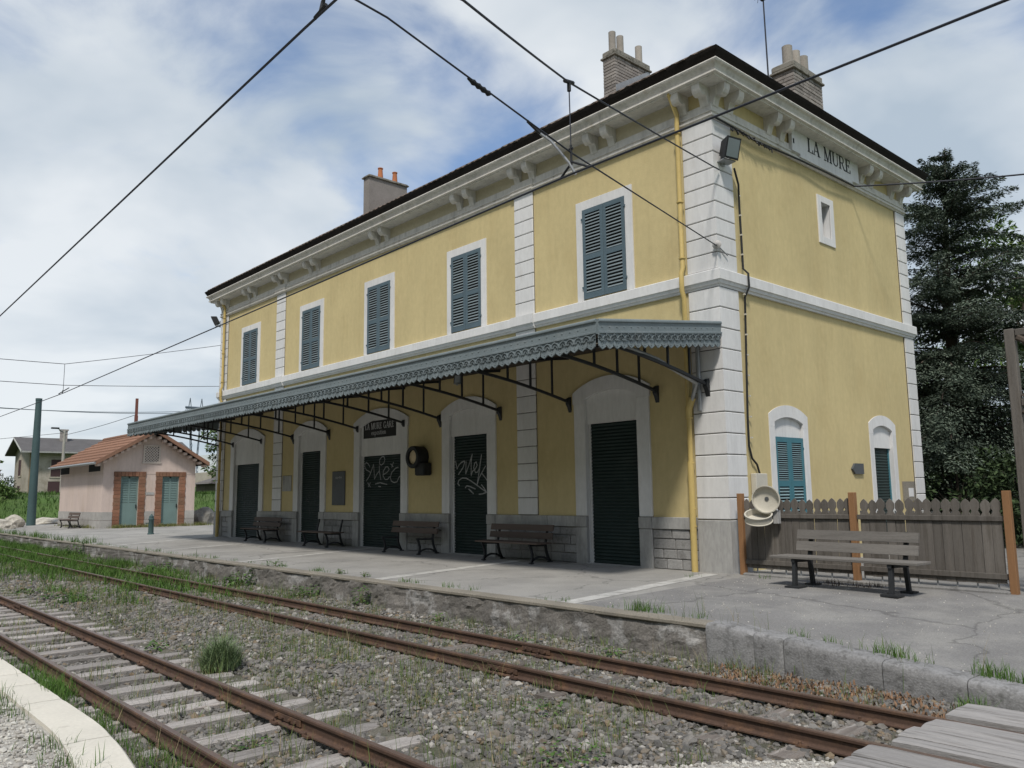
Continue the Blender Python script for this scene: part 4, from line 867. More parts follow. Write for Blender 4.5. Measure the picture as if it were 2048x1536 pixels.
for k in range(26):
    y = 0.55+k*0.065; tz.tube([(0.12, y, 9.06), (0.15+rz_.uniform(-0.02, 0.05), y+rz_.uniform(-0.05, 0.08), 9.0+rz_.uniform(-0.06, 0.05))], 0.018, 5)
tz.build('cable_tangle', M_black, pw)
wire('service_cable', 'black service cable leaving the side wall towards the right edge', [(0.15, 6.0, 9.14), (14.0, 11.5, 9.1)], 0.02, sag=0.5, seg=24)
# contact wires over the two tracks and the span wires that hold them
wire('contact_wire', 'contact wire over the far track crossing in front of the facade', [(12, -6.6, 5.42), (2.3, -6.62, 5.49), (-21.9, -6.55, 5.17), (-60, -6.6, 5.2)], 0.013, sag=0.0, seg=12)
wire('contact_wire', 'contact wire over the near track high at the upper left', [(12, -10.4, 5.95), (2.6, -10.42, 5.80), (-24, -10.4, 5.05), (-60, -10.4, 5.3)], 0.013, sag=0.0, seg=12)
PN = (4.45, -15.5, 5.0)
wire('span_wire', 'upper span wire running to the white quoins by the floodlight', [(0.08, 0.10, 8.03), (2.29, -6.6, 6.72), (3.77, -9.5, 5.90), (4.5, -15.5, 5.3)], 0.013, seg=8, sag=0.01)
wire('span_wire', 'lower span wire running to the insulator on the near corner', [(0.06, -0.05, 6.40), (2.30, -6.6, 5.78), (2.21+0.35, -9.5, 6.3), (3.0, -15.5, 6.6)], 0.011, seg=8, sag=0.0)
wire('dropper_wire', 'vertical dropper between the span wires before the right window', [(2.29, -6.6, 6.72), (2.30, -6.6, 5.80)], 0.008, seg=2)
wire('span_wire', 'upper span wire at the far left end of the building', [(-24.5, -0.06, 7.95), (-21.65, -6.6, 6.15), (-20.6, -14, 6.0)], 0.011, seg=8, sag=0.02)
wire('span_wire', 'lower span wire at the far left end of the building', [(-24.5, -0.06, 6.20), (-21.65, -6.6, 5.42), (-20.6, -14, 5.3)], 0.011, seg=8, sag=0.02)
wire('dropper_wire', 'short dropper between the span wires left of the building', [(-21.65, -6.6, 6.15), (-21.65, -6.6, 5.2)], 0.008, seg=2)
# fittings
def fitting(label, loc, pts_list, r=0.018):
    t_ = thing('wire_fitting', label, 'fitting', loc, 0, 'wire fittings'); mb = MB()
    for p in pts_list: mb.tube(p, r, 6)
    smooth_angle(mb.build('clamp', M_black, t_)); return t_
fitting('dark insulator stack where the dropper meets the lower span wire', (2.30, -6.6, 5.78), [[(0, 0, 0.10), (0, 0, -0.16)], [(-0.03, 0, 0.05), (0.03, 0, 0.05)], [(0, 0, -0.14), (-0.20, 0.0, -0.285)], [(0, 0, -0.12), (0.28, 0.0, -0.27)]], 0.016)
st_ = thing('steady_arm', 'bent steady arm holding the contact wire before the facade', 'steady arm', (2.3, -6.6, 5.5))
smooth_angle(MB().tube([(0.05, 0.02, -0.02), (0.0, -0.05, 0.14), (-0.14, -0.22, 0.42), (-0.20, -0.34, 0.50)], 0.017, 7).build('arm', M_galv, st_)); smooth_angle(MB().tube([(-0.20, -0.34, 0.50), (-0.26, -0.50, 0.64)], 0.02, 7).build('insulator', M_black, st_))
it = thing('line_insulator', 'dark ribbed insulator in the lower span wire above the roof edge', 'insulator', (2.43, -8.2, 6.06))
d_ = Vector((0.26, -2.9, 0.52)).normalized(); smooth_angle(MB().lathe([(0.012, -0.18), (0.035, -0.15), (0.022, -0.11), (0.035, -0.07), (0.022, -0.03), (0.035, 0.01), (0.022, 0.05), (0.035, 0.09), (0.022, 0.13), (0.012, 0.18)], (0, 0, 0), d_, n=10).build('ribs', M_black, it))
fitting('clamp on the upper span wire above the dropper', (2.29, -6.6, 6.72), [[(-0.02, 0.10, 0.03), (0.02, -0.10, -0.02)], [(0, 0, 0.02), (0, 0, -0.12)]], 0.026)
fitting('clamps on the near contact wire at the top edge', (2.9, -10.42, 5.82), [[(0.0, 0, 0.0), (0.0, 0.02, 0.10)], [(-0.10, 0, -0.01), (0.10, 0, 0.02)], [(0.0, 0.02, 0.08), (0.15, 0.0, 0.5)]], 0.02)
fitting('pull-off clamp on the contact wire left of the building', (-21.9, -6.56, 5.18), [[(0, 0, 0), (0.05, 0, 0.10)], [(-0.5, 0, 0.02), (0.6, 0.05, 0.12)]], 0.016)
bi = thing('wall_insulator', 'pale glass insulator anchored on the near corner quoins', 'insulator', (0.055, -0.055, 6.42))
smooth_angle(MB().lathe([(0.02, 0), (0.085, 0.02), (0.095, 0.05), (0.05, 0.09), (0.02, 0.12)], (0, 0, 0), (0.3, -0.9, 0.1), n=14).build('disc', mat('insulator_glass', (0.42, 0.40, 0.38), 0.3), bi)); MB().tube([(0, 0, 0), (0.03, 0.30, -0.16)], 0.014, 6).build('tie', M_galv, bi)
# ------------------------------------------------------------------ ground, platform, tracks
YE = -4.95                                     # platform edge
def plat_z(x, y):
    k = min(1.0, max(0.0, (-0.2-y)/4.7)); z = -0.08*k
    if x > 2.9: z -= min(x-2.9, 6.0)*0.078*min(1.0, max(0.0, (-0.3-y)/3.6))
    return z
def grid_sheet(name, xs_, ys_, fz, mt):
    nx, ny = len(xs_), len(ys_); vs = [(x, y, fz(x, y)) for y in ys_ for x in xs_]
    fs = [(j*nx+i, j*nx+i+1, (j+1)*nx+i+1, (j+1)*nx+i) for j in range(ny-1) for i in range(nx-1)]
    me = bpy.data.meshes.new(name); me.from_pydata(vs, [], fs); me.materials.append(mt)
    me.polygons.foreach_set('use_smooth', [True]*len(fs)); me.update()
    return inst(name, me)
def nz(x, y, s, o=0.0): return mnoise.noise(Vector((x*s+o, y*s-o, o*0.7)))
# wide ground with the grass bank behind the hut
def ground_z(x, y):
    z = -0.70
    def sm(a): a = min(1, max(0, a)); return a*a*(3-2*a)
    bank = sm((-51-x)/16.0)*sm((y+4.5)/5.0)*2.6
    far = sm((-9-y)/10.0)*0.0
    back = sm((y-13.5)/8.0)*0.8
    rise = sm((-x-75)/80)*2.0*sm((y+6)/12.0)
    d = math.hypot(x, y); roll = 0.8*nz(x, y, 0.02)*sm((d-60)/60)+12*sm((d-500)/900)
    return z+max(bank, back)+rise+far+roll+(0.25*nz(x, y, 0.12)*sm((-x-50)/8) if x < -50 else 0)
gx = sorted(set([-2500, -1500, -900, -500, -300, -200, -160, -130]+list(np.arange(-110, 30, 2.0))+[40, 60, 90, 150, 300, 700, 1500, 2500]))
gy = sorted(set([-2500, -1200, -600, -300, -150, -80, -50]+list(np.arange(-36, 44, 2.0))+[50, 65, 90, 130, 200, 350, 700, 1400, 2500]))
struct(grid_sheet('ground', gx, gy, ground_z, M_grassland))
# unseen slope added behind the camera to block low sky, darkening the wall
def slope_z(x, y):
    def sm(a): a = min(1, max(0, a)); return a*a*(3-2*a)
    d = max(-24-y, (x-26) if y < 20 else 0, 0.0)
    return -0.9+sm(d/75.0)*46+2.5*nz(x, y, 0.05)*sm(d/15)
struct(grid_sheet('added_sky_blocking_slope', list(np.arange(-140, 150, 6.0)), list(np.arange(-150, -18, 6.0)), lambda x, y: slope_z(x, y)-3.0*(1 if y > -24 else 0), mat('sky_blocking_green', (0.045, 0.065, 0.025), 0.95, 0.4, 0.25, 2, 0.3, 0.6, 3)))
# platform surface
xs_ = sorted(set(list(np.arange(-62, 0.6, 1.0))+[0.45])); ys_ = list(np.linspace(YE+0.25, -0.2, 8))+[0.3, 4, 9, 13.0]
plat = struct(grid_sheet('platform', xs_, ys_, plat_z, M_asphalt))
ramp = struct(grid_sheet('platform_ramp', list(np.arange(0.45, 14, 0.25)), list(np.linspace(YE+0.25, -0.2, 14))+[0.3, 4, 9, 13.0], lambda x, y: plat_z(x, y), M_ramp))
# pale strips across the platform
for (xe, xw, w) in ((0.22, -0.26, 0.30), (-5.0, -5.5, 0.30), (-11.45, -12.35, 0.26), (-17.9, -18.85, 0.24), (-22.3, -24.1, 0.3)):
    n = 8; vs = []; fs = []
    for i in range(n+1):
        y = -4.72+(4.42)*i/n; xm = xe+(xw-xe)*i/n; j = random.uniform(-0.012, 0.012)
        vs += [(xm-w/2+j, y, plat_z(xm, y)+0.005), (xm+w/2+j, y, plat_z(xm, y)+0.005)]
    for i in range(n): fs.append((2*i, 2*i+1, 2*i+3, 2*i+2))
    MB().add(vs, fs).build('paving_strip', M_strip, plat)
# coping along the edge, in lengths
rc = random.Random(8); x = 2.85
while x > -62:
    l = rc.uniform(1.6, 2.8) if x > -30 else 6.0; x2 = max(-62, x-l); ys = [YE-0.02, YE+0.26]
    MB().box((x2+0.004, YE-0.015, -0.135), (x-0.004, YE+0.27, -0.070), 0.015).build('coping', M_coping, plat)
    x = x2
# wall below the coping: rough, displaced
xs2 = np.concatenate([np.arange(-62, -14, 0.5), np.arange(-14, 3.0, 0.09)]); zs2 = np.linspace(-0.72, -0.105, 12)
vs = []; fs = []
for z in zs2:
    for x in xs2:
        d = 0.035*nz(x, z*2.2, 1.9)+0.018*nz(x, z, 7.0, 3.0)+0.010*nz(x, z, 19.0, 5.0)
        if nz(x, z*2.0, 1.1, 9.0) > 0.18: d -= 0.018
        vs.append((x, YE+0.01+d, z))
n = len(xs2)
for j in range(len(zs2)-1):
    for i in range(n-1): fs.append((j*n+i, j*n+i+1, (j+1)*n+i+1, (j+1)*n+i))
me = bpy.data.meshes.new('platform_wall'); me.from_pydata(vs, [], fs); me.materials.append(M_platwall); me.update()
inst('platform_wall', me, plat)
# big kerb stones of the ramp
def rough_block(poly_top, zb, zt_fn, name, mt, parent, seed, nx=14):
    """kerb stone along x from a to b, rounded nose, top following zt_fn"""
    a, b = poly_top; rs = random.Random(seed); vs = []; fs = []
    prof = [(-0.02, None), (-0.035, 0.10), (-0.03, 0.035), (0.0, 0.008), (0.05, 0.0), (0.20, 0.0), (0.30, 0.004)]
    m_ = len(prof)+2
    for i in range(nx+1):
        t_ = i/nx; x = a+(b-a)*t_; zt = zt_fn(x); edge = 0.012 if i in (0, nx) else 0.0
        for k, (dy, dz_) in enumerate(prof):
            z = zb if dz_ is None else zt-dz_-edge
            dd = 0.012*nz(x, z*3+k, 6.0, seed)+0.008*nz(x, z*3+k, 17.0, seed)
            vs.append((x, YE+dy+edge*0.5+dd, z+(0.6*dd if dz_ is not None else 0)))
        zm = (zb+zt)/2; vs.insert(len(vs)-len(prof)+1, (x, YE-0.03+edge+0.014*nz(x, 1, 6, seed), zm)); vs.append((x, YE+0.30, zb))
    for i in range(nx):
        for k in range(m_-1): o = i*m_+k; fs.append((o, o+1, o+m_+1, o+m_))
    fs += [tuple(range(m_)), tuple(range(nx*m_, (nx+1)*m_))]
    return smooth_angle(MB().add(vs, fs).build(name, mt, parent), 50)
rz_fn = lambda x: plat_z(x, YE)+0.035
for k, (a, b) in enumerate(((2.86, 3.52), (3.525, 3.90), (3.91, 5.02), (5.03, 5.84), (5.85, 7.1), (7.11, 8.4), (8.41, 9.8))): rough_block((a, b), -0.72, rz_fn, 'kerb_stone', M_kstone, ramp, 20+k)

# track bed: height field
def bed_z(x, y):
    z = -0.545+0.020*nz(x, y, 0.9)+0.012*nz(x, y, 3.1, 4)
    if y < -9.4: z -= 0.042
    if -8.0 < y < -5.5: z -= 0.010
    if -9.1 < y < -8.2: z += 0.015
    if y > -5.5: z += 0.03*(y+5.5)/0.5*(0.7+0.5*nz(x, 0, 0.7, 2))
    return z
bed = struct(grid_sheet('track_bed', sorted(set(list(np.arange(-62, -20, 2.0))+list(np.arange(-20, 14, 0.3)))), list(np.arange(-11.6, YE+0.1, 0.22)), bed_z, M_soil))
# rails
def rail_profile():
    h = 0.135
    return [(-0.052, 0), (0.052, 0), (0.052, 0.012), (0.012, 0.026), (0.009, 0.035), (0.009, 0.095), (0.029, 0.104), (0.031, 0.125), (0.024, h), (-0.024, h), (-0.031, 0.125), (-0.029, 0.104), (-0.009, 0.095), (-0.009, 0.035), (-0.012, 0.026), (-0.052, 0.012)]
RP = rail_profile()
def make_track(name, label, ya, yb, zrail, smat, spacing, x_from, x_to, joints, sl_half, seed, offs=0.0):
    t_ = thing(name, label, 'railway track', (0, (ya+yb)/2, zrail-0.135), 0, 'railway tracks'); rs = random.Random(seed)
    for yy in (ya, yb):
        y = yy-(ya+yb)/2
        ra = MB().prism([(y+a, b) for a, b in RP], lambda u, v, d: (d, u, v), x_from, x_to).build('rail', M_rail, t_)
        ra.data.materials.append(M_railtop)
        for p in ra.data.polygons:
            if p.normal.z > 0.7 and all(abs(ra.data.vertices[i].co.z-0.135) < 1e-3 for i in p.vertices): p.material_index = 1
        for xj in joints[yy]:
            mb = MB()
            for s_ in (-1, 1): mb.box((xj-0.26, y+s_*0.012, 0.036), (xj+0.26, y+s_*0.028, 0.094), 0.006)
            for k in (-0.18, -0.07, 0.07, 0.18): mb.lathe([(0.016, 0), (0.016, 0.02), (0.006, 0.022)], (xj+k, y-0.028, 0.065), (0, -1, 0), n=6)
            mb.build('fishplate', M_rail, ra)
    x = x_from+0.3; ms = []
    for k in range(5):
        mb = MB(); w = 0.105+0.012*rs.uniform(-1, 1); hl = sl_half+rs.uniform(-0.03, 0.03); nx = 10; vs = []; fs = []
        for i in range(nx+1):
            yy = -hl+2*hl*i/nx; tw = 0.010*rs.uniform(-1, 1); e_ = 0.02 if i in (0, nx) else 0
            vs += [(-w+tw+e_*0.4, yy, -0.16), (-w+tw+e_*0.4, yy, -0.012-e_*0.3+rs.uniform(-0.005, 0.004)), (-w*0.86+tw, yy, 0.0-e_*0.3+rs.uniform(-0.004, 0.003)), (0, yy, 0.002+rs.uniform(-0.005, 0.003)), (w*0.86+tw, yy, 0.0-e_*0.3+rs.uniform(-0.004, 0.003)), (w+tw-e_*0.4, yy, -0.012-e_*0.3+rs.uniform(-0.005, 0.004)), (w+tw-e_*0.4, yy, -0.16)]
        for i in range(nx):
            for q in range(6): o = i*7+q; fs.append((o, o+1, o+8, o+7))
        fs += [tuple(range(7)), tuple(range(nx*7, nx*7+7))]
        ms.append(mb.add(vs, fs).mesh('sleeper', smat))
    while x < x_to:
        if x > -46: inst('sleeper', ms[rs.randrange(5)], t_, (x+rs.uniform(-0.03, 0.03), offs+rs.uniform(-0.10, 0.10), -0.003-rs.uniform(0.0, 0.02)), (rs.uniform(-0.008, 0.008), 0, rs.uniform(-0.035, 0.035)))
        x += spacing
    # chairs and spikes
    sp = MB()
    x = x_from+0.3
    while x < x_to:
        if x > -14:
            for yy in (ya, yb):
                y = yy-(ya+yb)/2
                for s_ in (-1, 1): sp.box((x-0.05, y+s_*0.050, 0.0), (x+0.05, y+s_*0.085, 0.018)); sp.lathe([(0.014, 0), (0.014, 0.028), (0.006, 0.034)], (x+0.02*s_, y+s_*0.068, 0.012), n=6)
        x += spacing
    stuff(sp.build('rail_spikes', M_rail, t_))
    return t_
make_track('railway_track', 'near rusty track with pale exposed sleepers at the lower left', -11.05, -10.03, -0.38, M_sleeper, 0.62, -60, 12, {-11.05: [-6.5, 4.5], -10.03: [1.85, -9.2]}, 1.02, 31, 0.16)
make_track('railway_track', 'far rusty track beside the platform with half-buried dark sleepers', -7.25, -6.19, -0.38, M_sleeper_d, 0.70, -60, 12, {-7.25: [1.65, -10.4], -6.19: [1.10, -11]}, 0.92, 32)

# timber crossing at the right
cr_ = thing('timber_crossing', 'weathered plank crossing over the far track at the lower right', 'crossing', (6.03, -6.7, -0.40))
def cross_plank(y0, y1, xa, seed):
    rs = random.Random(seed); nx, ny = 24, 6; vs = []; fs = []; zt = 0.045
    for i in range(nx+1):
        x = xa+4.2*i/nx
        for j in range(ny+1):
            y = y0+(y1-y0)*j/ny; e_ = 0.007 if j in (0, ny) else 0.0; f2 = 0.006 if i == 0 else 0.0
            z = zt+0.008*nz(x*0.6, y*9, 1.0, seed)+0.006*nz(x*0.4, y*30, 1.0, seed)-e_-f2
            vs.append((x-0.012*nz(y*8, 1, 1.0, seed)*(i == 0), y, z))
    for i in range(nx):
        for j in range(ny): o = i*(ny+1)+j; fs.append((o, o+1, o+ny+2, o+ny+1))
    base = len(vs); rim = [j for j in range(ny+1)]
    vs += [(vs[j][0], vs[j][1], -0.14) for j in range(ny+1)]
    for j in range(ny): fs.append((j, base+j, base+j+1, j+1))
    b2 = len(vs)
    for side in (0, ny):
        o = len(vs)
        for i in range(nx+1): p = vs[i*(ny+1)+side]; vs.append((p[0], p[1], -0.14))
        for i in range(nx): fs.append((i*(ny+1)+side, (i+1)*(ny+1)+side, o+i+1, o+i))
    MB().add(vs, fs).build('plank', M_crossing, cr_)
for k, (a, b, xa) in enumerate(((0.62, 1.14, 0.02), (0.09, 0.42, 0.02), (-0.26, 0.06, -0.01), (-0.46, -0.285, 0.03), (-0.97, -0.64, -0.04), (-1.32, -1.0, -0.01))): cross_plank(a, b, xa, 50+k)
# pale gravel path at the lower right
pts = [(4.15, -9.75), (4.55, -9.2), (4.9, -8.62), (5.2, -8.15), (5.5, -7.85), (5.95, -7.78), (14, -7.75), (14, -9.85), (4.0, -9.9)]
vs = []; 
gxs = np.arange(3.5, 12.0, 0.12); gys = np.arange(-9.9, -7.7, 0.12)
def path_z(x, y):
    b = 3.72+max(0, (y+9.8))*0.78+0.12*nz(x, y, 2.5, 1); k = min(1, max(0, (x-b)/0.45)); return -0.60+0.155*k+0.010*nz(x, y, 2, 3)
struct(grid_sheet('gravel_path', list(gxs), list(gys), path_z, M_pale_gravel))

# low platform at the lower left with pale kerb stones
low = struct(grid_sheet('low_platform', list(np.arange(-60, 3, 1.5))+list(np.arange(3, 24, 0.5)), [-40, -30, -22, -17, -14.5, -13, -12.4, -12.0, -11.78], lambda x, y: -0.335+0.012*nz(x, y, 1.2), M_pale_gravel))
cuts = [-60, -50, -42, -36, -31, -27, -24, -21.5, -19, -17, -15, -13.2, -11.6, -10, -8.6, -7.2, -6, -4.8, -3.7, -2.55, -1.42, -0.74, 0.18, 1.82, 3.3, 4.6, 6.0, 7.4]
def kerb_y(x): return -11.50-max(0.0, x-1.2)**1.6*0.075
for a, b in zip(cuts[:-1], cuts[1:]):
    n = 8; vs = []; fs = []; m_ = 6
    for i in range(n+1):
        x = a+0.008+(b-a-0.016)*i/n; y = kerb_y(x); e_ = 0.008 if i in (0, n) else 0
        j = 0.004*nz(x, 1, 5)
        vs += [(x, y+j, -0.70), (x, y+j, -0.325-e_), (x, y-0.022+j, -0.303-e_), (x, y-0.20, -0.300-e_+0.003*nz(x, 2, 3)), (x, y-0.36, -0.304-e_), (x, y-0.37, -0.55)]
    for i in range(n):
        for q in range(m_-1): o = i*m_+q; fs.append((o, o+1, o+m_+1, o+m_))
    fs += [tuple(range(m_)), tuple(range(n*m_, n*m_+m_))]
    MB().add(vs, fs).build('kerb_stone', M_kwhite, low)

# ------------------------------------------------------------------ ballast stones
t_ico = (1+5**0.5)/2
ICO = np.array([(-1,t_ico,0),(1,t_ico,0),(-1,-t_ico,0),(1,-t_ico,0),(0,-1,t_ico),(0,1,t_ico),(0,-1,-t_ico),(0,1,-t_ico),(t_ico,0,-1),(t_ico,0,1),(-t_ico,0,-1),(-t_ico,0,1)], float); ICO /= np.linalg.norm(ICO[0])
ICF = np.array([(0,11,5),(0,5,1),(0,1,7),(0,7,10),(0,10,11),(1,5,9),(5,11,4),(11,10,2),(10,7,6),(7,1,8),(3,9,4),(3,4,2),(3,2,6),(3,6,8),(3,8,9),(4,9,5),(2,4,11),(6,2,10),(8,6,7),(9,8,1)])
def in_view(P, margin=0.06):
    d = P-np.array(CAM); fw = d@np.array(f_); u = d@np.array(rr)/np.maximum(fw, 1e-3)*1635.5/1024; v = d@np.array(uu)/np.maximum(fw, 1e-3)*1635.5/1024
    return (fw > 0.5) & (np.abs(u) < 1+margin) & (np.abs(v) < 0.75+margin)
def stones(name, n, xr, yr, zf, size, mt, keep=None):
    P = np.stack([rng.uniform(*xr, n), rng.uniform(*yr, n), np.zeros(n)], 1)
    if keep is not None: P = P[keep(P)]
    P = P[in_view(P)]
    P[:, 2] = [zf(x, y) for x, y in P[:, :2]]
    n = len(P); s = size[0]*np.exp(rng.normal(0, size[1], n)); s = np.clip(s, size[0]*0.4, size[0]*2.4)
    A = rng.normal(size=(n, 4)); A /= np.linalg.norm(A, axis=1)[:, None]; w, x, y, z = A.T
    Rm = np.stack([np.stack([1-2*(y*y+z*z), 2*(x*y-z*w), 2*(x*z+y*w)], 1), np.stack([2*(x*y+z*w), 1-2*(x*x+z*z), 2*(y*z-x*w)], 1), np.stack([2*(x*z-y*w), 2*(y*z+x*w), 1-2*(x*x+y*y)], 1)], 1)
    V = ICO[None]*(1+rng.uniform(-0.30, 0.24, (n, 12, 1)))
    V = V*np.stack([np.ones(n), rng.uniform(0.6, 1.0, n), rng.uniform(0.45, 0.85, n)], 1)[:, None, :]
    V = np.einsum('nij,nkj->nki', Rm, V)*s[:, None, None]
    V[:, :, 2] *= 0.8
    V = V+P[:, None, :]+np.stack([np.zeros(n), np.zeros(n), s*0.22], 1)[:, None, :]
    F = ICF[None]+12*np.arange(n)[:, None, None]
    return stuff(tag(np_mesh(name, V.reshape(-1, 3), F.reshape(-1, 3), mt), 'loose grey ballast stones between and around the rails' if 'ballast' in name else 'pale crushed stone on the low platform and the path', 'ballast' if 'ballast' in name else 'gravel'))
NB = lambda P: (P[:, 0] < 3.85+np.maximum(0, P[:, 1]+9.8)*0.78)|(P[:, 1] < -9.9)|(P[:, 1] > -7.75)
a = stones('ballast', 48000, (-9.0, 6.0), (-11.45, -5.05), bed_z, (0.027, 0.36), M_stones, NB)
b = stones('ballast', 26000, (-30.0, -9.0), (-11.45, -5.05), bed_z, (0.036, 0.35), M_stones)
b['label'] = 'distant grey ballast stones along the tracks towards the left'
c = stones('gravel', 9500, (3.6, 7.2), (-9.9, -7.75), path_z, (0.012, 0.4), mat('pale_stones', (0.4, 0.4, 0.4), 0.95, 0.1, 8, 60, 0.1, 0.2, 80, island=[(0.0, (0.33, 0.31, 0.28)), (0.35, (0.44, 0.42, 0.38)), (0.7, (0.54, 0.52, 0.47)), (0.93, (0.25, 0.23, 0.20))]), lambda P: ~NB(P+np.array([0.1, 0, 0])))
c['label'] = 'pale crushed stone of the path at the lower right'
ch_ = stones('gravel', 1500, (0.5, 8.0), (-4.6, -0.4), plat_z, (0.0055, 0.5), MATS['pale_stones'])
ch_['label'] = 'fine pale chips scattered over the ramp before the fence'
d = stones('gravel', 7000, (-3.5, 4.0), (-13.4, -11.9), lambda x, y: -0.335, (0.016, 0.4), MATS['pale_stones'])
d['label'] = 'pale gravel behind the kerb stones at the lower left'
# ------------------------------------------------------------------ grass and weeds
def blades(base, h, w, lean, seg=2):
    """numpy grass blades: base (n,3), h, w, lean (n,) -> V, F (quads+tip as quads)"""
    n = len(base); az = rng.uniform(0, 2*np.pi, n); d = np.stack([np.cos(az), np.sin(az), np.zeros(n)], 1); p = np.stack([-d[:, 1], d[:, 0], np.zeros(n)], 1)
    rows = []
    for t_, ww in ((0, 1.0), (0.55, 0.75), (1.0, 0.12)):
        c = base+np.array([0, 0, 1.0])*(h*t_*(1-0.25*(lean*t_)**2))[:, None]+d*(h*lean*t_*t_)[:, None]
        rows += [c-p*(w*ww/2)[:, None], c+p*(w*ww/2)[:, None]]
    V = np.stack(rows, 1); F = np.array([(0, 1, 3, 2), (2, 3, 5, 4)])[None]+6*np.arange(n)[:, None, None]
    return V.reshape(-1, 3), F.reshape(-1, 4)
def merge(parts):
    V = []; F = []; o = 0
    for v, f in parts: V.append(v); F.append(f+o); o += len(v)
    return np.concatenate(V), np.concatenate(F)
def tufts(centers, per, spread, hh, ww, zf):
    parts = []
    for (x, y, k) in centers:
        n = max(3, int(per*k)); P = np.stack([x+rng.normal(0, spread, n), y+rng.normal(0, spread, n), np.zeros(n)], 1); P[:, 2] = [zf(a, b) for a, b in P[:, :2]]
        h = hh*k**0.5*rng.uniform(0.45, 1.15, n); parts.append(blades(P, h, ww*rng.uniform(0.7, 1.3, n), rng.uniform(0.1, 0.8, n)))
    return merge(parts)
# scattered tufts over the track bed, thicker to the left
C = []
for _ in range(3600):
    x = rng.uniform(-30, 5.2); y = rng.uniform(-11.4, -5.05)
    dens = 0.14+0.9*max(0, mnoise.noise(Vector((x*0.45, y*0.6, 3.0))))+0.035*max(0, -x-3)*max(0.0, 1-abs(y+6.3)/2.4)
    if y > -5.6: dens += 0.12
    if abs(y+9.0) < 1.0: dens += 0.08
    if rng.random() < dens: C.append((x, y, rng.uniform(0.35, 1.0)))
V, F = tufts(C, 20, 0.075, 0.21, 0.0065, bed_z)
tag(stuff(np_mesh('track_grass', V, F, M_grass)), 'sparse grass tufts growing through the ballast', 'grass')
# thick lush grass at the far left along the far track
C = []
for _ in range(1000):
    x = rng.uniform(-40, -6.5); y = rng.normal(-6.6, 1.0) if rng.random() < 0.75 else rng.uniform(-9.3, -5.2)
    if y > YE-0.15 or y < -9.4: continue
    if rng.random() < min(1, (-x-5.5)/13): C.append((x, y, rng.uniform(0.4, 1.5)))
for _ in range(150):
    x = rng.uniform(-48, -24); y = YE-0.5+abs(rng.normal(0, 0.45)); C.append((x, y, rng.uniform(0.4, 1.5)))
V, F = tufts(C, 34, 0.16, 0.26, 0.013, lambda x, y: bed_z(x, y) if y < YE else plat_z(x, y))
tag(stuff(np_mesh('lush_grass', V, F, M_lush)), 'thick green grass over the far track at the left', 'grass')
# patchy olive grass low over the ballast, as moss and seedlings
C = []
for _ in range(5200):
    x = rng.uniform(-14, 5.0); y = rng.uniform(-9.5, -5.1)
    if mnoise.noise(Vector((x*0.7, y*0.9, 8.0)))+0.25*mnoise.noise(Vector((x*2.5, y*2.5, 1.0))) > 0.02: C.append((x, y, rng.uniform(0.2, 0.7)))
V, F = tufts(C, 15, 0.07, 0.115, 0.0055, bed_z)
tag(stuff(np_mesh('seedling_grass', V, F, M_grass)), 'low olive seedling grass in patches over the ballast', 'grass')
C = [(rng.uniform(-9, 4.3), rng.uniform(-9.3, -7.4), rng.uniform(0.5, 1.2)) for _ in range(130)]+[(rng.uniform(-9, 5), rng.uniform(-6.1, -5.2), rng.uniform(0.5, 1.1)) for _ in range(60)]
V, F = tufts(C, 9, 0.06, 0.34, 0.0055, bed_z)
tag(stuff(np_mesh('wispy_grass', V, F, M_grass)), 'wispy taller grass in the ballast between the tracks', 'grass')
# tall thin stalks in front, by the near rails and the kerb
C = [(rng.uniform(-1.5, 4.0), rng.choice([-11.32, -11.25, -10.75, -10.5, -9.85, -9.6])+rng.normal(0, 0.10), rng.uniform(0.5, 1.2)) for _ in range(95)]
C += [(rng.uniform(0.5, 4.5), rng.uniform(-9.6, -7.5), rng.uniform(0.4, 0.9)) for _ in range(40)]
C += [(rng.uniform(1.4, 6.4), YE+rng.uniform(-0.05, 0.5), rng.uniform(0.4, 1.0)) for _ in range(26)]
V, F = tufts(C, 6, 0.05, 0.40, 0.0045, lambda x, y: bed_z(x, y) if y < YE-0.03 else plat_z(x, y))
tag(stuff(np_mesh('tall_stalks', V, F, M_grass)), 'thin tall seeding grass stalks by the near rails', 'grass')
# grass clumps on the ramp edge and platform joints
C = [(1.45, -4.62, 1.2), (1.6, -4.6, 1.0), (1.85, -4.6, 0.7), (5.05, -4.62, 1.1), (4.85, -4.62, 0.9), (5.3, -4.62, 0.5), (5.9, -4.62, 1.3), (6.05, -4.62, 1.2), (6.25, -4.62, 0.9), (6.0, -5.25, 1.3), (5.95, -5.3, 1.2), (3.9, -4.62, 0.6), (4.3, -4.62, 0.5), (6.5, -4.62, 1.0), (2.5, -4.62, 0.4), (-0.3, -0.9, 0.35), (0.9, -0.35, 0.4)]
C += [(rng.uniform(-24, 2.5), YE+0.30+abs(rng.normal(0, 0.04)), rng.uniform(0.15, 0.5)) for _ in range(46)]
V, F = tufts(C, 60, 0.07, 0.17, 0.007, lambda x, y: plat_z(x, y)-0.01 if y > YE-0.02 else bed_z(x, y))
tag(stuff(np_mesh('platform_grass', V, F, M_lush)), 'small green grass clumps along the platform kerb', 'grass')
C = [(-38.75+abs(rng.normal(0, 0.25)), rng.uniform(0.1, 5.2), rng.uniform(0.4, 1.1)) for _ in range(46)]+[(rng.uniform(-47, -39.2), -0.45-abs(rng.normal(0, 0.12)), rng.uniform(0.3, 0.9)) for _ in range(16)]
V, F = tufts(C, 40, 0.14, 0.24, 0.016, plat_z)
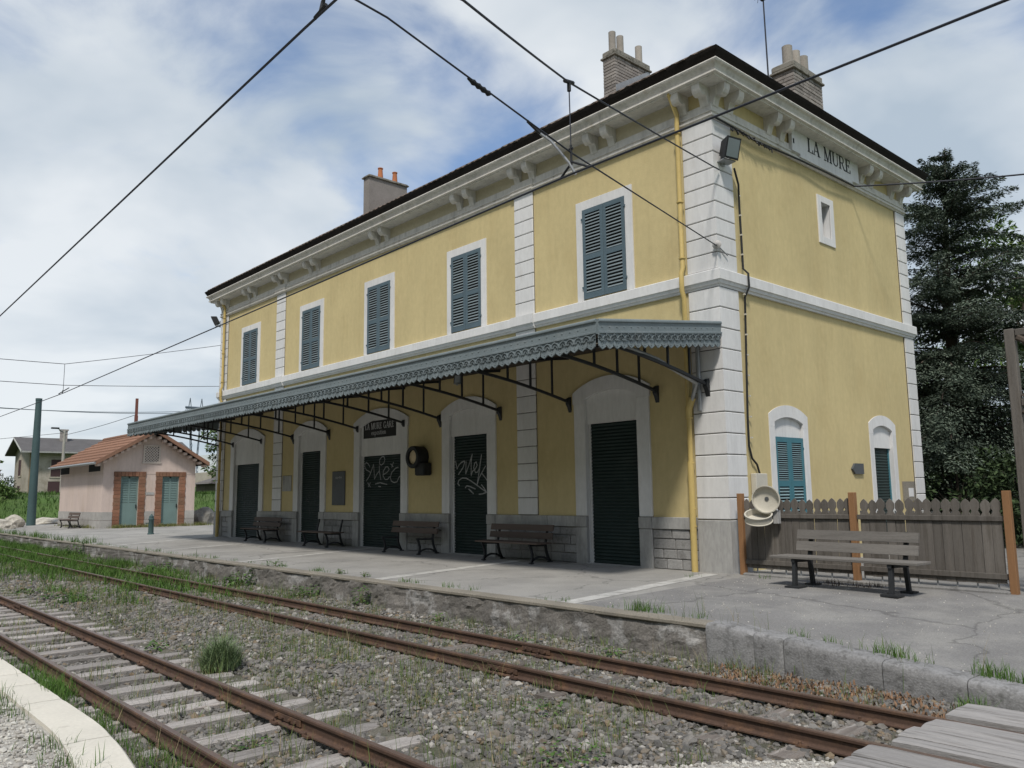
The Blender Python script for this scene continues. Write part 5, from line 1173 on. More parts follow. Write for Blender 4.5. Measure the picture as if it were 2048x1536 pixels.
tag(stuff(np_mesh('hut_weeds', V, F, mat('dry_weeds', (0.15, 0.15, 0.05), 0.9, 0.2, 1, 10, 0.1, 0, 10, island=[(0.0, (0.10, 0.13, 0.035)), (0.4, (0.16, 0.16, 0.06)), (0.75, (0.24, 0.21, 0.10))]))), 'yellowish weeds along the foot of the pink hut', 'weeds')
# grass between kerb stones and rail, lower left
C = [(rng.normal(-1.3, 0.45), rng.normal(-11.28, 0.07), rng.uniform(0.7, 1.3)) for _ in range(30)]+[(rng.uniform(-6, 3.2), rng.normal(-11.3, 0.06), rng.uniform(0.4, 0.9)) for _ in range(60)]+[(rng.uniform(-3, 3), kerb_y(0)-0.42-abs(rng.normal(0, 0.12)), rng.uniform(0.3, 0.7)) for _ in range(34)]
V, F = tufts(C, 26, 0.07, 0.20, 0.006, lambda x, y: -0.54 if y > -11.5 else -0.335)
tag(stuff(np_mesh('kerb_grass', V, F, M_lush)), 'green grass along the pale kerb stones at the lower left', 'grass')

def leaf_mesh_parts(n, radius, height, leaf, up=0.4):
    """leaf-shaped quads round a small stem cluster"""
    V = []; F = []
    for k in range(n):
        a = rng.uniform(0, 2*np.pi); r = radius*np.sqrt(rng.uniform(0, 1)); z = height*rng.uniform(0.08, 1)*(1-0.45*(r/radius)**2)
        c = np.array([r*np.cos(a), r*np.sin(a), z]); d = np.array([np.cos(a+rng.normal(0, 0.7)), np.sin(a+rng.normal(0, 0.7)), rng.uniform(-0.35, up)]); d /= np.linalg.norm(d)
        s = np.cross(d, [0, 0, 1.0]); s /= np.linalg.norm(s); nrm = np.cross(s, d); l = leaf*rng.uniform(0.6, 1.25)
        o = len(V)
        V += [c, c+d*l*0.45+s*l*0.30+nrm*l*0.06, c+d*l-nrm*l*0.12, c+d*l*0.45-s*l*0.30+nrm*l*0.06]; F.append((o, o+1, o+2, o+3))
    return np.array(V), np.array(F)
def weed(x, y, z, n, radius, height, leaf, label, mt=None, name='weed_plant'):
    V, F = leaf_mesh_parts(n, radius, height, leaf); t_ = thing(name, label, 'weed', (x, y, z), 0, 'broad-leaved weeds')
    o = np_mesh('leaves', V, F, mt or M_leaf, t_)
    mb = MB()
    for k in range(5): a = k*1.26; mb.tube([(0, 0, -0.03), (0.35*radius*math.cos(a), 0.35*radius*math.sin(a), height*0.75)], [0.006, 0.003], 5)
    mb.build('stems', M_grass, t_); return t_
WE = [(-10.1, -5.25, 150, 0.34, 0.42, 0.11, 'largest leafy weed growing against the middle of the platform wall'),
      (-6.9, -5.25, 120, 0.28, 0.30, 0.10, 'leafy weed at the platform wall below the graffiti door'),
      (-4.9, -5.12, 80, 0.15, 0.40, 0.09, 'upright leafy weed climbing the platform wall before the second bench'),
      (-2.2, -5.3, 26, 0.10, 0.16, 0.07, 'small bright weed alone at the platform wall foot'),
      (0.65, -6.05, 70, 0.15, 0.26, 0.06, 'bushy weed beside the far rail near the joint'),
      (1.75, -5.45, 28, 0.12, 0.16, 0.07, 'pale green weed between the far rail and the wall'),
      (-24.5, -5.2, 120, 0.30, 0.65, 0.12, 'tall leafy weed at the left end of the platform edge'),
      (-15.4, -5.3, 130, 0.50, 0.35, 0.12, 'spreading leafy weed against the left platform wall'),
      (-10.7, -9.0, 80, 0.30, 0.14, 0.09, 'low leafy weed between the tracks at the left'),
      (-9.6, -8.85, 90, 0.32, 0.15, 0.09, 'wide low weed beside the near track sleepers'),
      (-12.4, -9.2, 60, 0.25, 0.14, 0.09, 'low weed farthest left between the two tracks'),
      (-3.2, -9.5, 60, 0.15, 0.14, 0.08, 'round leafy weed beside the near rail'),
      (3.1, -8.0, 60, 0.20, 0.14, 0.05, 'low spreading weed in the ballast at bottom centre'),
      (4.35, -8.9, 90, 0.26, 0.20, 0.05, 'leafy weed at the edge of the pale gravel path'),
      (2.1, -10.5, 46, 0.16, 0.12, 0.05, 'low weed between the near rails at the bottom'),
      (-5.6, -4.62, 22, 0.08, 0.12, 0.06, 'small weed on the platform edge left of the white strip'),
      (-6.6, -4.62, 22, 0.09, 0.14, 0.06, 'tiny upright weed on the platform edge by the second bench'),
      (-9.6, -4.62, 46, 0.18, 0.14, 0.08, 'weed on the platform edge above the largest weed')]
for (x, y, n, r_w, h_w, lf, lab) in WE: weed(x, y, (bed_z(x, y) if y < YE else plat_z(x, y)), n, r_w, h_w, lf, lab)
# feathery bush by the near rail
fb = thing('feathery_bush', 'feathery grey-green bush beside the near track', 'bush', (-1.15, -9.42, -0.53))
n = 1500; az = rng.uniform(0, 2*np.pi, n); rd = 0.24*rng.random(n)**0.7; P = np.stack([rd*np.cos(az), rd*np.sin(az), rng.uniform(0, 0.06, n)], 1)
V, F = blades(P, rng.uniform(0.14, 0.44, n)*(1-0.62*(rd/0.24)**2), np.full(n, 0.010), rng.uniform(0.1, 1.0, n)); np_mesh('foliage', V, F, M_leaf if False else mat('feathery_leaf', (0.1, 0.14, 0.06), 0.8, 0.2, 4, 20, 0.1, 0, 10, island=[(0.0, (0.10, 0.15, 0.065)), (0.5, (0.145, 0.20, 0.095)), (0.85, (0.19, 0.235, 0.13))]), fb)
MB().tube([(0, 0, -0.05), (0.02, 0, 0.1)], [0.02, 0.008], 6).build('stem', M_bark, fb)
# dead leaves and litter under the grey bench
C = [(rng.uniform(1.9, 3.4), rng.uniform(-0.75, -0.2), rng.uniform(0.3, 0.8)) for _ in range(16)]
V, F = tufts(C, 18, 0.07, 0.10, 0.010, plat_z)
tag(stuff(np_mesh('dry_litter', V, F, mat('dry_litter', (0.07, 0.055, 0.045), 0.95))), 'dry dark plant litter beneath the grey bench', 'litter')
C = [(rng.uniform(3.2, 6.0), rng.uniform(-6.0, -5.1), rng.uniform(0.3, 0.9)) for _ in range(300)]
V, F = tufts(C, 9, 0.08, 0.06, 0.022, lambda x, y: bed_z(x, y)+0.02)
tag(stuff(np_mesh('dead_leaves', V, F, mat('dead_leaf', (0.23, 0.14, 0.085), 0.95, 0.25, 12, 40, 0.2, 0))), 'brown dead leaves between the far rail and kerb stones', 'leaves')

# ------------------------------------------------------------------ trees
def spray_leaves(P, D, size, flat=0.5):
    """small leaf faces at points P pointing along D"""
    n = len(P); D = D/np.linalg.norm(D, axis=1)[:, None]; S = np.cross(D, np.array([0, 0, 1.0])+rng.normal(0, flat, (n, 3))); S /= np.linalg.norm(S, axis=1)[:, None]
    l = size*rng.uniform(0.6, 1.4, n); w = l*rng.uniform(0.28, 0.45, n)
    V = np.stack([P, P+D*(l*0.5)[:, None]+S*(w*0.5)[:, None], P+D*l[:, None], P+D*(l*0.5)[:, None]-S*(w*0.5)[:, None]], 1)
    F = np.arange(4)[None]+4*np.arange(n)[:, None]; return V.reshape(-1, 3), F
def cedar(name, label, x, y, z, H, Rmax, leaves_per, lean=0.0, grp='trees behind the station', seed=1, top_bare=0.25):
    t_ = thing(name, label, 'tree', (x, y, z), 0, grp); rs = np.random.default_rng(seed)
    tr_ = MB().tube([(0, 0, -0.3), (0.05, 0, H*0.3), (-0.05, 0.05, H*0.6), (0.06+lean*0.4, 0, H*0.85), (0.05+lean, 0, H)], [0.30, 0.24, 0.16, 0.07, 0.015], 8)
    br = MB(); Ps = []; Ds = []
    zz = 0.7
    while zz < H*0.99:
        t0 = zz/H; rad = Rmax*(1-t0)**0.92+0.20
        for k in range(rs.integers(9, 13) if t0 < 0.6 else rs.integers(6, 9)):
            a = rs.uniform(0, 2*np.pi); l = rad*(rs.uniform(0.45, 1.12) if t0 < 0.55 else rs.uniform(0.4, 1.5)); up = 0.25*(1-0.9*t0)+0.5*t0+rs.normal(0, 0.16)
            pts = []; ns = 9
            for i in range(ns+1):
                s = i/ns; r = l*s; dz_ = l*(up*s-0.62*(1-0.55*t0)*s*s)
                lx = lean*max(0.0, (t0-0.55)/0.45); pts.append(np.array([lx+r*np.cos(a+0.15*s), r*np.sin(a+0.15*s), zz+dz_+(0.08*l*s if t0 > 0.7 else 0)]))
            br.tube([tuple(p) for p in pts[:7]], [0.05*(1-t0)+0.012]*3+[0.02*(1-t0)+0.008]*4, 5, cap=False)
            m_ = int(leaves_per*l*(1.0 if t0 < 0.5 else 0.62))
            s = rs.uniform(0.03, 1, m_)**0.85; ii = np.minimum((s*ns).astype(int), ns-1); fr = s*ns-ii
            arr = np.array(pts); C_ = arr[ii]*(1-fr)[:, None]+arr[ii+1]*fr[:, None]
            lump = 0.55+0.75*np.abs(np.sin(s*rs.uniform(5, 11)+rs.uniform(0, 6)))
            side = rs.normal(0, 1, m_)*(0.06+0.05*(t0 < 0.5)+0.26*l*0.45*np.sin(np.pi*np.minimum(s*1.05, 1))**0.7*lump)*(1.0 if t0 < 0.55 else 0.6)
            tang = np.array([-np.sin(a), np.cos(a), 0]); outd = np.array([np.cos(a), np.sin(a), -0.15])
            C_ = C_+side[:, None]*tang+np.stack([np.zeros(m_), np.zeros(m_), -np.abs(side)*0.35+rs.normal(0, 0.035, m_)-np.abs(rs.normal(0, 0.05, m_))], 1)
            Dd = outd[None]*0.8+tang[None]*np.sign(side)[:, None]*0.7+rs.normal(0, 0.35, (m_, 3))+np.array([0, 0, -0.15])
            Ps.append(C_); Ds.append(Dd)
        zz += (0.40 if t0 < 0.6 else 0.27)*rs.uniform(0.7, 1.3)
    tr_.build('trunk', M_bark, t_); stuff(br.build('limbs', M_bark, t_))
    V, F = spray_leaves(np.concatenate(Ps), np.concatenate(Ds), 0.095, 0.4)
    cr2 = np_mesh('crown', V, F, M_cedar, t_)
    return t_
cedar('cedar_tree', 'tall dark blue-green cedar rising behind the right end of the station', -0.75, 14.2, 0, 12.7, 6.0, 620, lean=0.25, seed=5)
def leafy_tree(name, label, x, y, z, H, Rx, Rz, nl, leaf, mt, seed, grp='trees behind the station', trunk_h=None, trunk_r=0.16, clumps=34, cat='tree'):
    t_ = thing(name, label, cat, (x, y, z), 0, grp); rs = np.random.default_rng(seed); cz = H-Rz; th_ = trunk_h or cz
    MB().tube([(0, 0, -0.4), (0.08, 0.02, th_*0.5), (0, 0.06, th_), (0.05, 0, H*0.86)], [trunk_r*1.2, trunk_r, trunk_r*0.75, trunk_r*0.15], 7).build('trunk', M_bark, t_)
    lm = MB(); Ps = []; Ds = []
    for k in range(clumps):
        v = rs.normal(size=3); v /= np.linalg.norm(v); rad = rs.uniform(0.45, 1.0)**0.5; c = np.array([v[0]*Rx*rad, v[1]*Rx*rad, cz+v[2]*Rz*rad]); cs = rs.uniform(0.20, 0.38)*Rx
        lm.tube([(0, 0, max(0.2, th_*rs.uniform(0.5, 0.95))), tuple(c*np.array([0.6, 0.6, 1])*0.5+np.array([0, 0, th_*0.5])), tuple(c)], [trunk_r*0.4, trunk_r*0.2, 0.01], 5, cap=False)
        m_ = int(nl/clumps); q = rs.normal(size=(m_, 3)); q /= np.linalg.norm(q, axis=1)[:, None]; q *= (rs.uniform(0.25, 1.0, m_)**0.5)[:, None]*cs; q[:, 2] *= 0.7
        Ps.append(c[None]+q); Ds.append(q/cs+rs.normal(0, 0.5, (m_, 3))+np.array([0, 0, -0.2]))
    stuff(lm.build('limbs', M_bark, t_))
    V, F = spray_leaves(np.concatenate(Ps), np.concatenate(Ds), leaf, 0.6); np_mesh('crown', V, F, mt, t_); return t_
leafy_tree('leafy_tree', 'light green spring tree at the right edge behind the cedar', -1.5, 25.5, 0, 13.4, 3.0, 4.0, 12000, 0.26, M_decid, 7)
leafy_tree('leafy_tree', 'green tree farther back between cedar and lattice frame', -5.5, 29, 0, 10.0, 3.4, 4.0, 5000, 0.28, M_decid, 8)
for k, (x, y, H, rx, lab) in enumerate(((0.2, 10.9, 2.6, 1.5, 'dark hedge shrub against the back corner of the station'), (2.4, 11.2, 2.5, 1.6, 'dark hedge shrub under the middle of the cedar'), (4.6, 10.5, 2.7, 1.7, 'dark hedge shrub behind the last fence post'), (6.6, 9.6, 3.0, 1.7, 'dark hedge shrub behind the lattice frame'), (-1.4, 18.5, 4.2, 2.4, 'dark bushy shrub deep behind the cedar trunk'), (2.8, 17.5, 4.6, 2.6, 'dark bushy shrub behind the hedge at the right'))):
    leafy_tree('hedge_shrub', lab, x, y, 0, H, rx, H*0.50, 4200, 0.16, M_hedge, 20+k, 'shrubs behind the fence', trunk_h=0.5, trunk_r=0.07, clumps=26, cat='shrub')
# trees and bushes in the left background
for k, (x, y, H, rx, lab) in enumerate(((-70, 23.5, 8.5, 3.4, 'green tree behind the right roof slope of the hut'), (-78, 29.5, 8.0, 3.2, 'green tree showing between hut and station corner'), (-95, 33, 12.0, 2.6, 'taller tree at the station corner far behind the hut'), (-96, 1.6, 6.5, 3.0, 'green tree left of the far house'), (-90, 27, 12.5, 2.2, 'slim tree beside the power pylon'))):
    leafy_tree('background_tree', lab, x, y, 0.8, H, rx, H*0.42, 3000, 0.42, M_decid, 40+k, 'trees in the left background', trunk_r=0.15, clumps=26)
for k, (x, y, H, rx, lab) in enumerate(((-66, -0.9, 1.5, 1.6, 'round green bush on the bank at the left edge'), (-80, 1.2, 2.4, 2.0, 'dark bush on the bank left of the far house'))):
    leafy_tree('bank_bush', lab, x, y, ground_z(x, y)-0.1, H, rx, H*0.5, 2200, 0.26, M_decid if k == 0 else M_hedge, 60+k, 'bushes on the bank', trunk_h=0.4, trunk_r=0.06, clumps=20, cat='bush')
# long grass on the bank
n = 16000; P = np.stack([rng.uniform(-84, -50, n), rng.uniform(-6, 24, n), np.zeros(n)], 1); P = P[in_view(P)]; P[:, 2] = [ground_z(a, b)-0.03 for a, b in P[:, :2]]; n = len(P)
V, F = blades(P, rng.uniform(0.15, 0.45, n), rng.uniform(0.03, 0.07, n), rng.uniform(0.2, 0.9, n))
tag(stuff(np_mesh('bank_grass', V, F, mat('bank_blades', (0.06, 0.11, 0.02), 0.9, 0.2, 0.4, 6, 0.1, 0, 10, island=[(0.0, (0.040, 0.085, 0.016)), (0.5, (0.055, 0.105, 0.020)), (0.85, (0.075, 0.12, 0.030))]))), 'long green grass on the bank behind the hut', 'grass')
# ------------------------------------------------------------------ pink hut
HX0, HX1, HY0, HY1 = -47.9, -39.1, -0.34, 4.66; HZ, HA = 3.78, 5.22; HM = (HY0+HY1)/2
hut = thing('toilet_hut', 'small pink hut with brown tiled roof and two grey-green doors', 'hut', (0, 0, 0))
hd = [(0.58, 1.52), (2.80, 3.74)]
mb = MB()
def q(*p): mb.add(list(p), [tuple(range(len(p)))])
# gable wall with door openings
zs_ = 2.92; prev = HY0
for (a, b) in hd:
    q((HX1, prev, -0.1), (HX1, a, -0.1), (HX1, a, zs_), (HX1, prev, zs_)); prev = b
    q((HX1, a, -0.1), (HX1, a, zs_), (HX1-0.14, a, zs_), (HX1-0.14, a, -0.1)); q((HX1, b, -0.1), (HX1, b, zs_), (HX1-0.14, b, zs_), (HX1-0.14, b, -0.1)); q((HX1, a, zs_), (HX1, b, zs_), (HX1-0.14, b, zs_), (HX1-0.14, a, zs_))
q((HX1, prev, -0.1), (HX1, HY1, -0.1), (HX1, HY1, zs_), (HX1, prev, zs_))
q((HX1, HY0, zs_), (HX1, HY1, zs_), (HX1, HY1, HZ), (HX1, HM, HA), (HX1, HY0, HZ))
q((HX0, HY0, -0.1), (HX0, HY1, -0.1), (HX0, HY1, HZ), (HX0, HM, HA), (HX0, HY0, HZ))
q((HX0, HY0, -0.1), (HX1, HY0, -0.1), (HX1, HY0, HZ), (HX0, HY0, HZ)); q((HX0, HY1, -0.1), (HX1, HY1, -0.1), (HX1, HY1, HZ), (HX0, HY1, HZ))
me = bpy.data.meshes.new('wall'); me.from_pydata([tuple(v) for v in mb.v], [], mb.f); me.materials.append(M_pink); me.update(); inst('wall', me, hut)
MB().box((HX0, HY0-0.012, 2.93), (HX1+0.012, HY0-0.001, 2.98)).box((HX1+0.001, HY0-0.012, 2.93), (HX1+0.012, 0.18, 2.98)).box((HX1+0.001, 1.90, 2.93), (HX1+0.012, 2.42, 2.98)).box((HX1+0.001, 4.12, 2.93), (HX1+0.012, HY1, 2.98)).build('band', M_pink, hut)
# plinth blocks
rh = random.Random(9)
for (z0, z1) in ((-0.05, 0.42), (0.425, 0.88)):
    x = HX0
    while x < HX1-0.05:
        x2 = min(HX1, x+rh.uniform(0.6, 1.1)); x2 = HX1 if HX1-x2 < 0.4 else x2
        MB().box((x+0.008, HY0-rh.uniform(0.02, 0.035), z0), (x2-0.008, HY0+0.01, z1-0.012)).build('plinth_stone', M_hutstone, hut); x = x2
    for (a, b) in ((HY0-0.02, 0.20), (1.88, 2.42), (4.12, HY1)): MB().box((HX1-0.01, a, z0), (HX1+0.03, b, z1-0.012)).build('plinth_stone', M_hutstone, hut)
# brick door surrounds and doors with louvres
for (a, b) in hd:
    ch = 0.2; 
    for k in range(14):
        w = 0.35 if k % 2 else 0.37
        for (p, r) in ((a-w, a), (b, b+w)): MB().box((HX1-0.02, p, k*ch+0.006), (HX1+0.045, r, (k+1)*ch-0.006), 0.008).build('brick', M_hutbrick, hut)
    nb = 9; y0_ = a-0.38; y1_ = b+0.38
    for k in range(nb): MB().box((HX1-0.02, y0_+(y1_-y0_)*k/nb+0.006, 14*ch+0.006), (HX1+0.05, y0_+(y1_-y0_)*(k+1)/nb-0.006, 14*ch+0.26), 0.008).build('brick', M_hutbrick, hut)
    dr = MB().box((HX1-0.13, a, 0.12), (HX1-0.09, b, 1.35)).box((HX1-0.13, a, 1.35), (HX1-0.085, a+0.09, 2.80)).box((HX1-0.13, b-0.09, 1.35), (HX1-0.085, b, 2.80)).box((HX1-0.13, (a+b)/2-0.04, 1.35), (HX1-0.085, (a+b)/2+0.04, 2.80)).box((HX1-0.13, a+0.09, 2.70), (HX1-0.085, b-0.09, 2.80)).build('door', M_hutdoor, hut)
    for k in range(14):
        z = 1.36+k*0.0955
        for (p, r) in ((a+0.09, (a+b)/2-0.04), ((a+b)/2+0.04, b-0.09)): MB().add([(HX1-0.125, p, z+0.085), (HX1-0.125, r, z+0.085), (HX1-0.09, r, z+0.01), (HX1-0.09, p, z+0.01), (HX1-0.12, p, z+0.10), (HX1-0.12, r, z+0.10), (HX1-0.08, r, z+0.02), (HX1-0.08, p, z+0.02)], [(0,1,2,3),(4,7,6,5),(0,4,5,1),(1,5,6,2),(2,6,7,3),(3,7,4,0)]).build('louvre', M_hutdoor, dr)
    MB().box((HX1-0.14, a, 0.1), (HX1-0.132, b, 2.9)).build('door_backing', M_dark, hut)
    MB().box((HX1-0.085, b-0.10, 1.05), (HX1-0.03, b-0.06, 1.25)).build('handle', M_black, dr)
# gable vent: pale frame with diamond lattice
gv = MB(); ga, gb_, gz0, gz1 = 1.74, 2.58, 3.62, 4.58
for (a, b, c_, d_) in ((ga-0.05, ga+0.05, gz0, gz1), (gb_-0.05, gb_+0.05, gz0, gz1), (ga+0.05, gb_-0.05, gz1-0.08, gz1), (ga-0.10, gb_+0.10, gz0-0.10, gz0)): gv.box((HX1-0.01, a, c_), (HX1+0.05, b, d_), 0.006)
vent = gv.build('vent_frame', M_hutpale, hut)
MB().box((HX1+0.004, ga, gz0), (HX1+0.008, gb_, gz1)).build('vent_backing', M_dark, vent)
lat = MB(); st = 0.15
for s_ in (1, -1):
    k = -8
    while k < 14:
        c0 = ga+k*st; pts = []
        z0, z1 = gz0, gz1-0.08; ya, yb = c0, c0+s_*(z1-z0)
        # clip the diagonal to the frame
        seg = []
        for i in range(25):
            t_ = i/24; y = ya+(yb-ya)*t_; z = z0+(z1-z0)*t_
            if ga+0.05 <= y <= gb_-0.05: seg.append((y, z))
        if len(seg) > 1:
            for rbn in ribbon([seg[0], seg[-1]], 0.05): lat.prism(rbn, YZ(HX1), 0.012+0.006*(s_ > 0), 0.026+0.006*(s_ > 0))
        k += 1
lat.build('lattice', M_hutpale, vent)
MB().box((HX1+0.002, 1.92, 1.78), (HX1+0.03, 2.36, 1.92)).build('name_plate', M_plinth, hut)
# side vents under the eave
for (a, b) in ((-48.0, -46.0), (-41.9, -39.7)): MB().box((a, HY0-0.008, 3.10), (b, HY0+0.1, 3.50)).build('side_vent', M_dark, hut)
# roof: slopes with courses of tiles
ovx, ovy = 0.62, 0.56; sl_ = (HA-HZ)/(HM-HY0); ez = HZ-sl_*ovy+0.05; rzz = HA+0.10
for s_ in (-1, 1):
    ye = HM+s_*((HM-HY0)+ovy); nrow = 8
    sl0 = MB().add([(HX0-0.4, ye, ez-0.05), (HX1+ovx, ye, ez-0.05), (HX1+ovx, HM, rzz-0.05), (HX0-0.4, HM, rzz-0.05)], [(0, 1, 2, 3)]).build('roof_slope', M_roofedge, hut)
    for k in range(nrow):
        t0 = k/nrow; t1 = (k+1.12)/nrow
        ya, za = ye+(HM-ye)*t0, ez+(rzz-ez)*t0; yb, zb = ye+(HM-ye)*min(1, t1), ez+(rzz-ez)*min(1, t1)
        vs = []; fs = []; nt_ = 48; lx = (HX1+ovx-(HX0-0.4))/nt_
        for i in range(nt_*2+1):
            x = HX0-0.4+lx*i/2; hgt = 0.035 if i % 2 else 0.0
            vs += [(x, ya, za+0.095+hgt), (x, yb, zb+0.010+hgt), (x, ya, za-0.02)]
        for i in range(nt_*2):
            o = i*3; fs += [(o, o+3, o+4, o+1), (o+2, o+5, o+3, o)]
        MB().add(vs, fs).build('tile_course', M_huttile, sl0)
for s_ in (-1, 1):
    ye = HM+s_*((HM-HY0)+ovy)
    MB().prism([(ye, ez-0.10), (ye, ez+0.12), (HM, rzz+0.13), (HM, rzz-0.08)], YZ(HX1+ovx), -0.10, 0.05).build('verge_tiles', M_huttile, hut)
    for k in range(10):
        t_ = (k+0.6)/10.5; y = ye+(HM-ye)*t_; z = ez+(rzz-ez)*t_-0.20
        MB().box((HX1+0.05, y-0.09, z-0.07), (HX1+ovx-0.12, y+0.09, z+0.08), 0.02).build('rafter_end', M_pink, hut)
smooth_angle(MB().tube([(HX0-0.4, HM, rzz+0.05), (HX1+ovx, HM, rzz+0.05)], 0.12, 10).build('ridge_tiles', M_huttile, hut))
smooth_angle(MB().tube([(HX0-0.4, HY0-ovy-0.06, ez-0.02), (HX1+ovx-0.02, HY0-ovy-0.06, ez-0.02)], 0.07, 8).build('gutter', M_galv, hut))
hb = station_bench(-42.2, -0.75, R(0), 'dark bench against the stone base of the pink hut')
bo = thing('bollard', 'short dark green cast-iron post in front of the hut doors', 'bollard', (-29.2, -1.0, 0))
smooth_angle(MB().lathe([(0.14, 0), (0.14, 0.05), (0.115, 0.07), (0.105, 0.62), (0.12, 0.64), (0.12, 0.70), (0.10, 0.72), (0.10, 0.80), (0.05, 0.84), (0.03, 0.90)], (0, 0, -0.02), n=16).build('body', M_polegreen, bo)); MB().box((-0.02, -0.24, 0.46), (0.02, -0.09, 0.50)).build('spout', M_polegreen, bo)
# green steel pole at the left
gp = thing('catenary_pole', 'thick dark green steel pole standing left of the pink hut', 'pole', (-50.2, -1.35, 0))
smooth_angle(MB().lathe([(0.27, -0.1), (0.26, 0.3), (0.22, 5.0), (0.18, 7.9), (0.195, 7.9), (0.195, 8.05), (0.0, 8.07)], n=18).build('shaft', M_polegreen, gp))
# boulders
def boulder(name, label, x, y, z, s, mt, seed, grp='boulders'):
    bm = bmesh.new(); bmesh.ops.create_icosphere(bm, subdivisions=3, radius=1.0)
    for v in bm.verts:
        d = 1+0.30*mnoise.noise(v.co*1.3+Vector((seed, 0, 0)))+0.14*mnoise.noise(v.co*3.2+Vector((0, seed, 0))); v.co *= d
        v.co.x *= s[0]; v.co.y *= s[1]; v.co.z *= s[2]
    me = bpy.data.meshes.new(name); bm.to_mesh(me); bm.free(); me.materials.append(mt); o = inst(name, me, None, (x, y, z)); return tag(o, label, 'boulder', grp)
boulder('boulder', 'long pale limestone boulder at the left edge before the bank', -47.0, -4.0, 0.02, (2.0, 1.1, 0.50), M_rock, 3)
boulder('boulder', 'smaller pale limestone boulder left of the green pole', -48.0, -2.75, 0.12, (0.7, 0.6, 0.55), M_rock, 8)
boulder('boulder', 'low pale boulder lying between the green pole and the hut', -53, 0.2, 0.05, (1.6, 1.2, 0.35), M_rock, 12)
boulder('boulder', 'rounded grey boulder right of the pink hut', -40.5, 5.75, 0.25, (0.7, 0.75, 0.75), M_rock_grey, 15)
boulder('boulder', 'pale boulder beside the far corner of the station', -40.0, 7.6, 0.2, (0.6, 0.45, 0.6), M_rock, 18)

# ------------------------------------------------------------------ house beyond the hut
ho = thing('far_house', 'two-storey beige house with grey roof behind the pink hut', 'house', (-88, 6.05, 1.0), 0)
ang = R(-1.5)          # long side turned a little
ho.rotation_euler = (0, 0, ang)
# local: long side faces +x along +y, gable faces -y
LW, LD, HE, HR = 16.0, 8.0, 5.75, 7.15
mb = MB()
mb.add([(0,0,-1.5),(0,LW,-1.5),(0,LW,HE),(0,0,HE),(-LD,0,-1.5),(-LD,LW,-1.5),(-LD,LW,HE),(-LD,0,HE),(-LD/2,0,HR),(-LD/2,LW,HR)],
       [(0,1,2,3),(4,7,6,5),(0,3,8,7,4),(1,5,6,9,2)])
mb.build('wall', M_housewall, ho)
ov2 = 0.8; sl2 = (HR-HE)/(LD/2)
for s_ in (1, -1):
    xa = ov2 if s_ > 0 else -LD-ov2
    rs_ = MB().add([(xa, -0.9, HE-sl2*ov2), (xa, LW+0.8, HE-sl2*ov2), (-LD/2, LW+0.8, HR), (-LD/2, -0.9, HR), (xa, -0.9, HE-sl2*ov2+0.16), (xa, LW+0.8, HE-sl2*ov2+0.16), (-LD/2, LW+0.8, HR+0.18), (-LD/2, -0.9, HR+0.18)], [(0,3,2,1),(4,5,6,7),(0,1,5,4),(1,2,6,5),(2,3,7,6),(3,0,4,7)]).build('roof', M_houseroof, ho)
MB().add([(ov2+0.02, -0.95, HE-sl2*ov2-0.05), (ov2+0.02, -0.95, HE-sl2*ov2+0.22), (-LD/2, -0.95, HR+0.24), (-LD/2, -0.95, HR-0.02)], [(0,1,2,3)]).build('verge_board', M_white, ho)
MB().box((ov2+0.02, -0.9, HE-sl2*ov2-0.02), (ov2+0.16, LW+0.8, HE-sl2*ov2+0.14)).build('gutter', M_plinth, ho)
def house_win(fn, u0, u1, z0, z1):
    f = MB()
    for (a, b, c_, d_) in ((u0-0.12, u0, z0-0.12, z1+0.15), (u1, u1+0.12, z0-0.12, z1+0.15), (u0, u1, z1, z1+0.15), (u0, u1, z0-0.15, z0)): f.box(fn(a, c_, -0.02), fn(b, d_, 0.06))
    w = f.build('window', M_housewall, ho); MB().box(fn(u0, z0, 0.0), fn(u1, z1, 0.04)).build('shutter', M_maroon, w)
HF = lambda u, z, d: (d, u, z); HG = lambda u, z, d: (u, -d, z)
for (u0, z0, z1) in ((2.0, 3.0, 4.8), (1.8, 0.6, 2.5), (7.0, 3.0, 4.8), (7.0, 0.6, 2.5)): house_win(HF, u0, u0+1.15, z0, z1)
for (u0, z0, z1) in ((-5.6, 3.2, 4.9), (-5.6, -0.6, 2.1)): house_win(HG, u0, u0+1.5, z0, z1)
for z in range(12): MB().box((0.001, 0.0, z*0.55-1), (0.05, 0.55 if z % 2 else 0.4, z*0.55-0.48)).build('quoin', mat('ochre_quoin', (0.26, 0.19, 0.12), 0.9), ho)
MB().box((-3.4, 3.35, 6.0), (-2.8, 4.0, 8.1)).box((-3.48, 3.27, 8.1), (-2.72, 4.08, 8.25)).build('chimney', M_brick, ho)
MB().box((-2.4, 8.0, HE+sl2*2.4+0.19), (-1.5, 8.8, HE+sl2*2.4+0.26)).build('skylight', M_glass, ho)
sh_ = thing('far_shed', 'distant low roofed house edge at the left margin', 'house', (-120, 3.2, 1.0)); MB().box((-4, -6, 0), (4, 0, 5.2)).build('wall', M_housewall, sh_); MB().prism([(-6.8, 5.0), (-3, 8.2), (0.8, 5.0)], YZ(0), -4.6, 4.6).build('roof', M_houseroof, sh_)
lp = thing('street_lamp', 'pale concrete street lamp post in front of the far house', 'street lamp', (-72, 5.4, 0.8))
MB().tube([(0, 0, -0.5), (0, 0, 6.9)], [0.16, 0.11], 8).build('post', M_concrete_pole, lp); MB().tube([(0, 0, 6.7), (0.2, -0.6, 7.05)], 0.04, 6).build('arm', M_galv, lp); MB().box((0.1, -1.15, 7.0), (0.35, -0.5, 7.14), 0.03).build('lamp_head', M_black, lp)
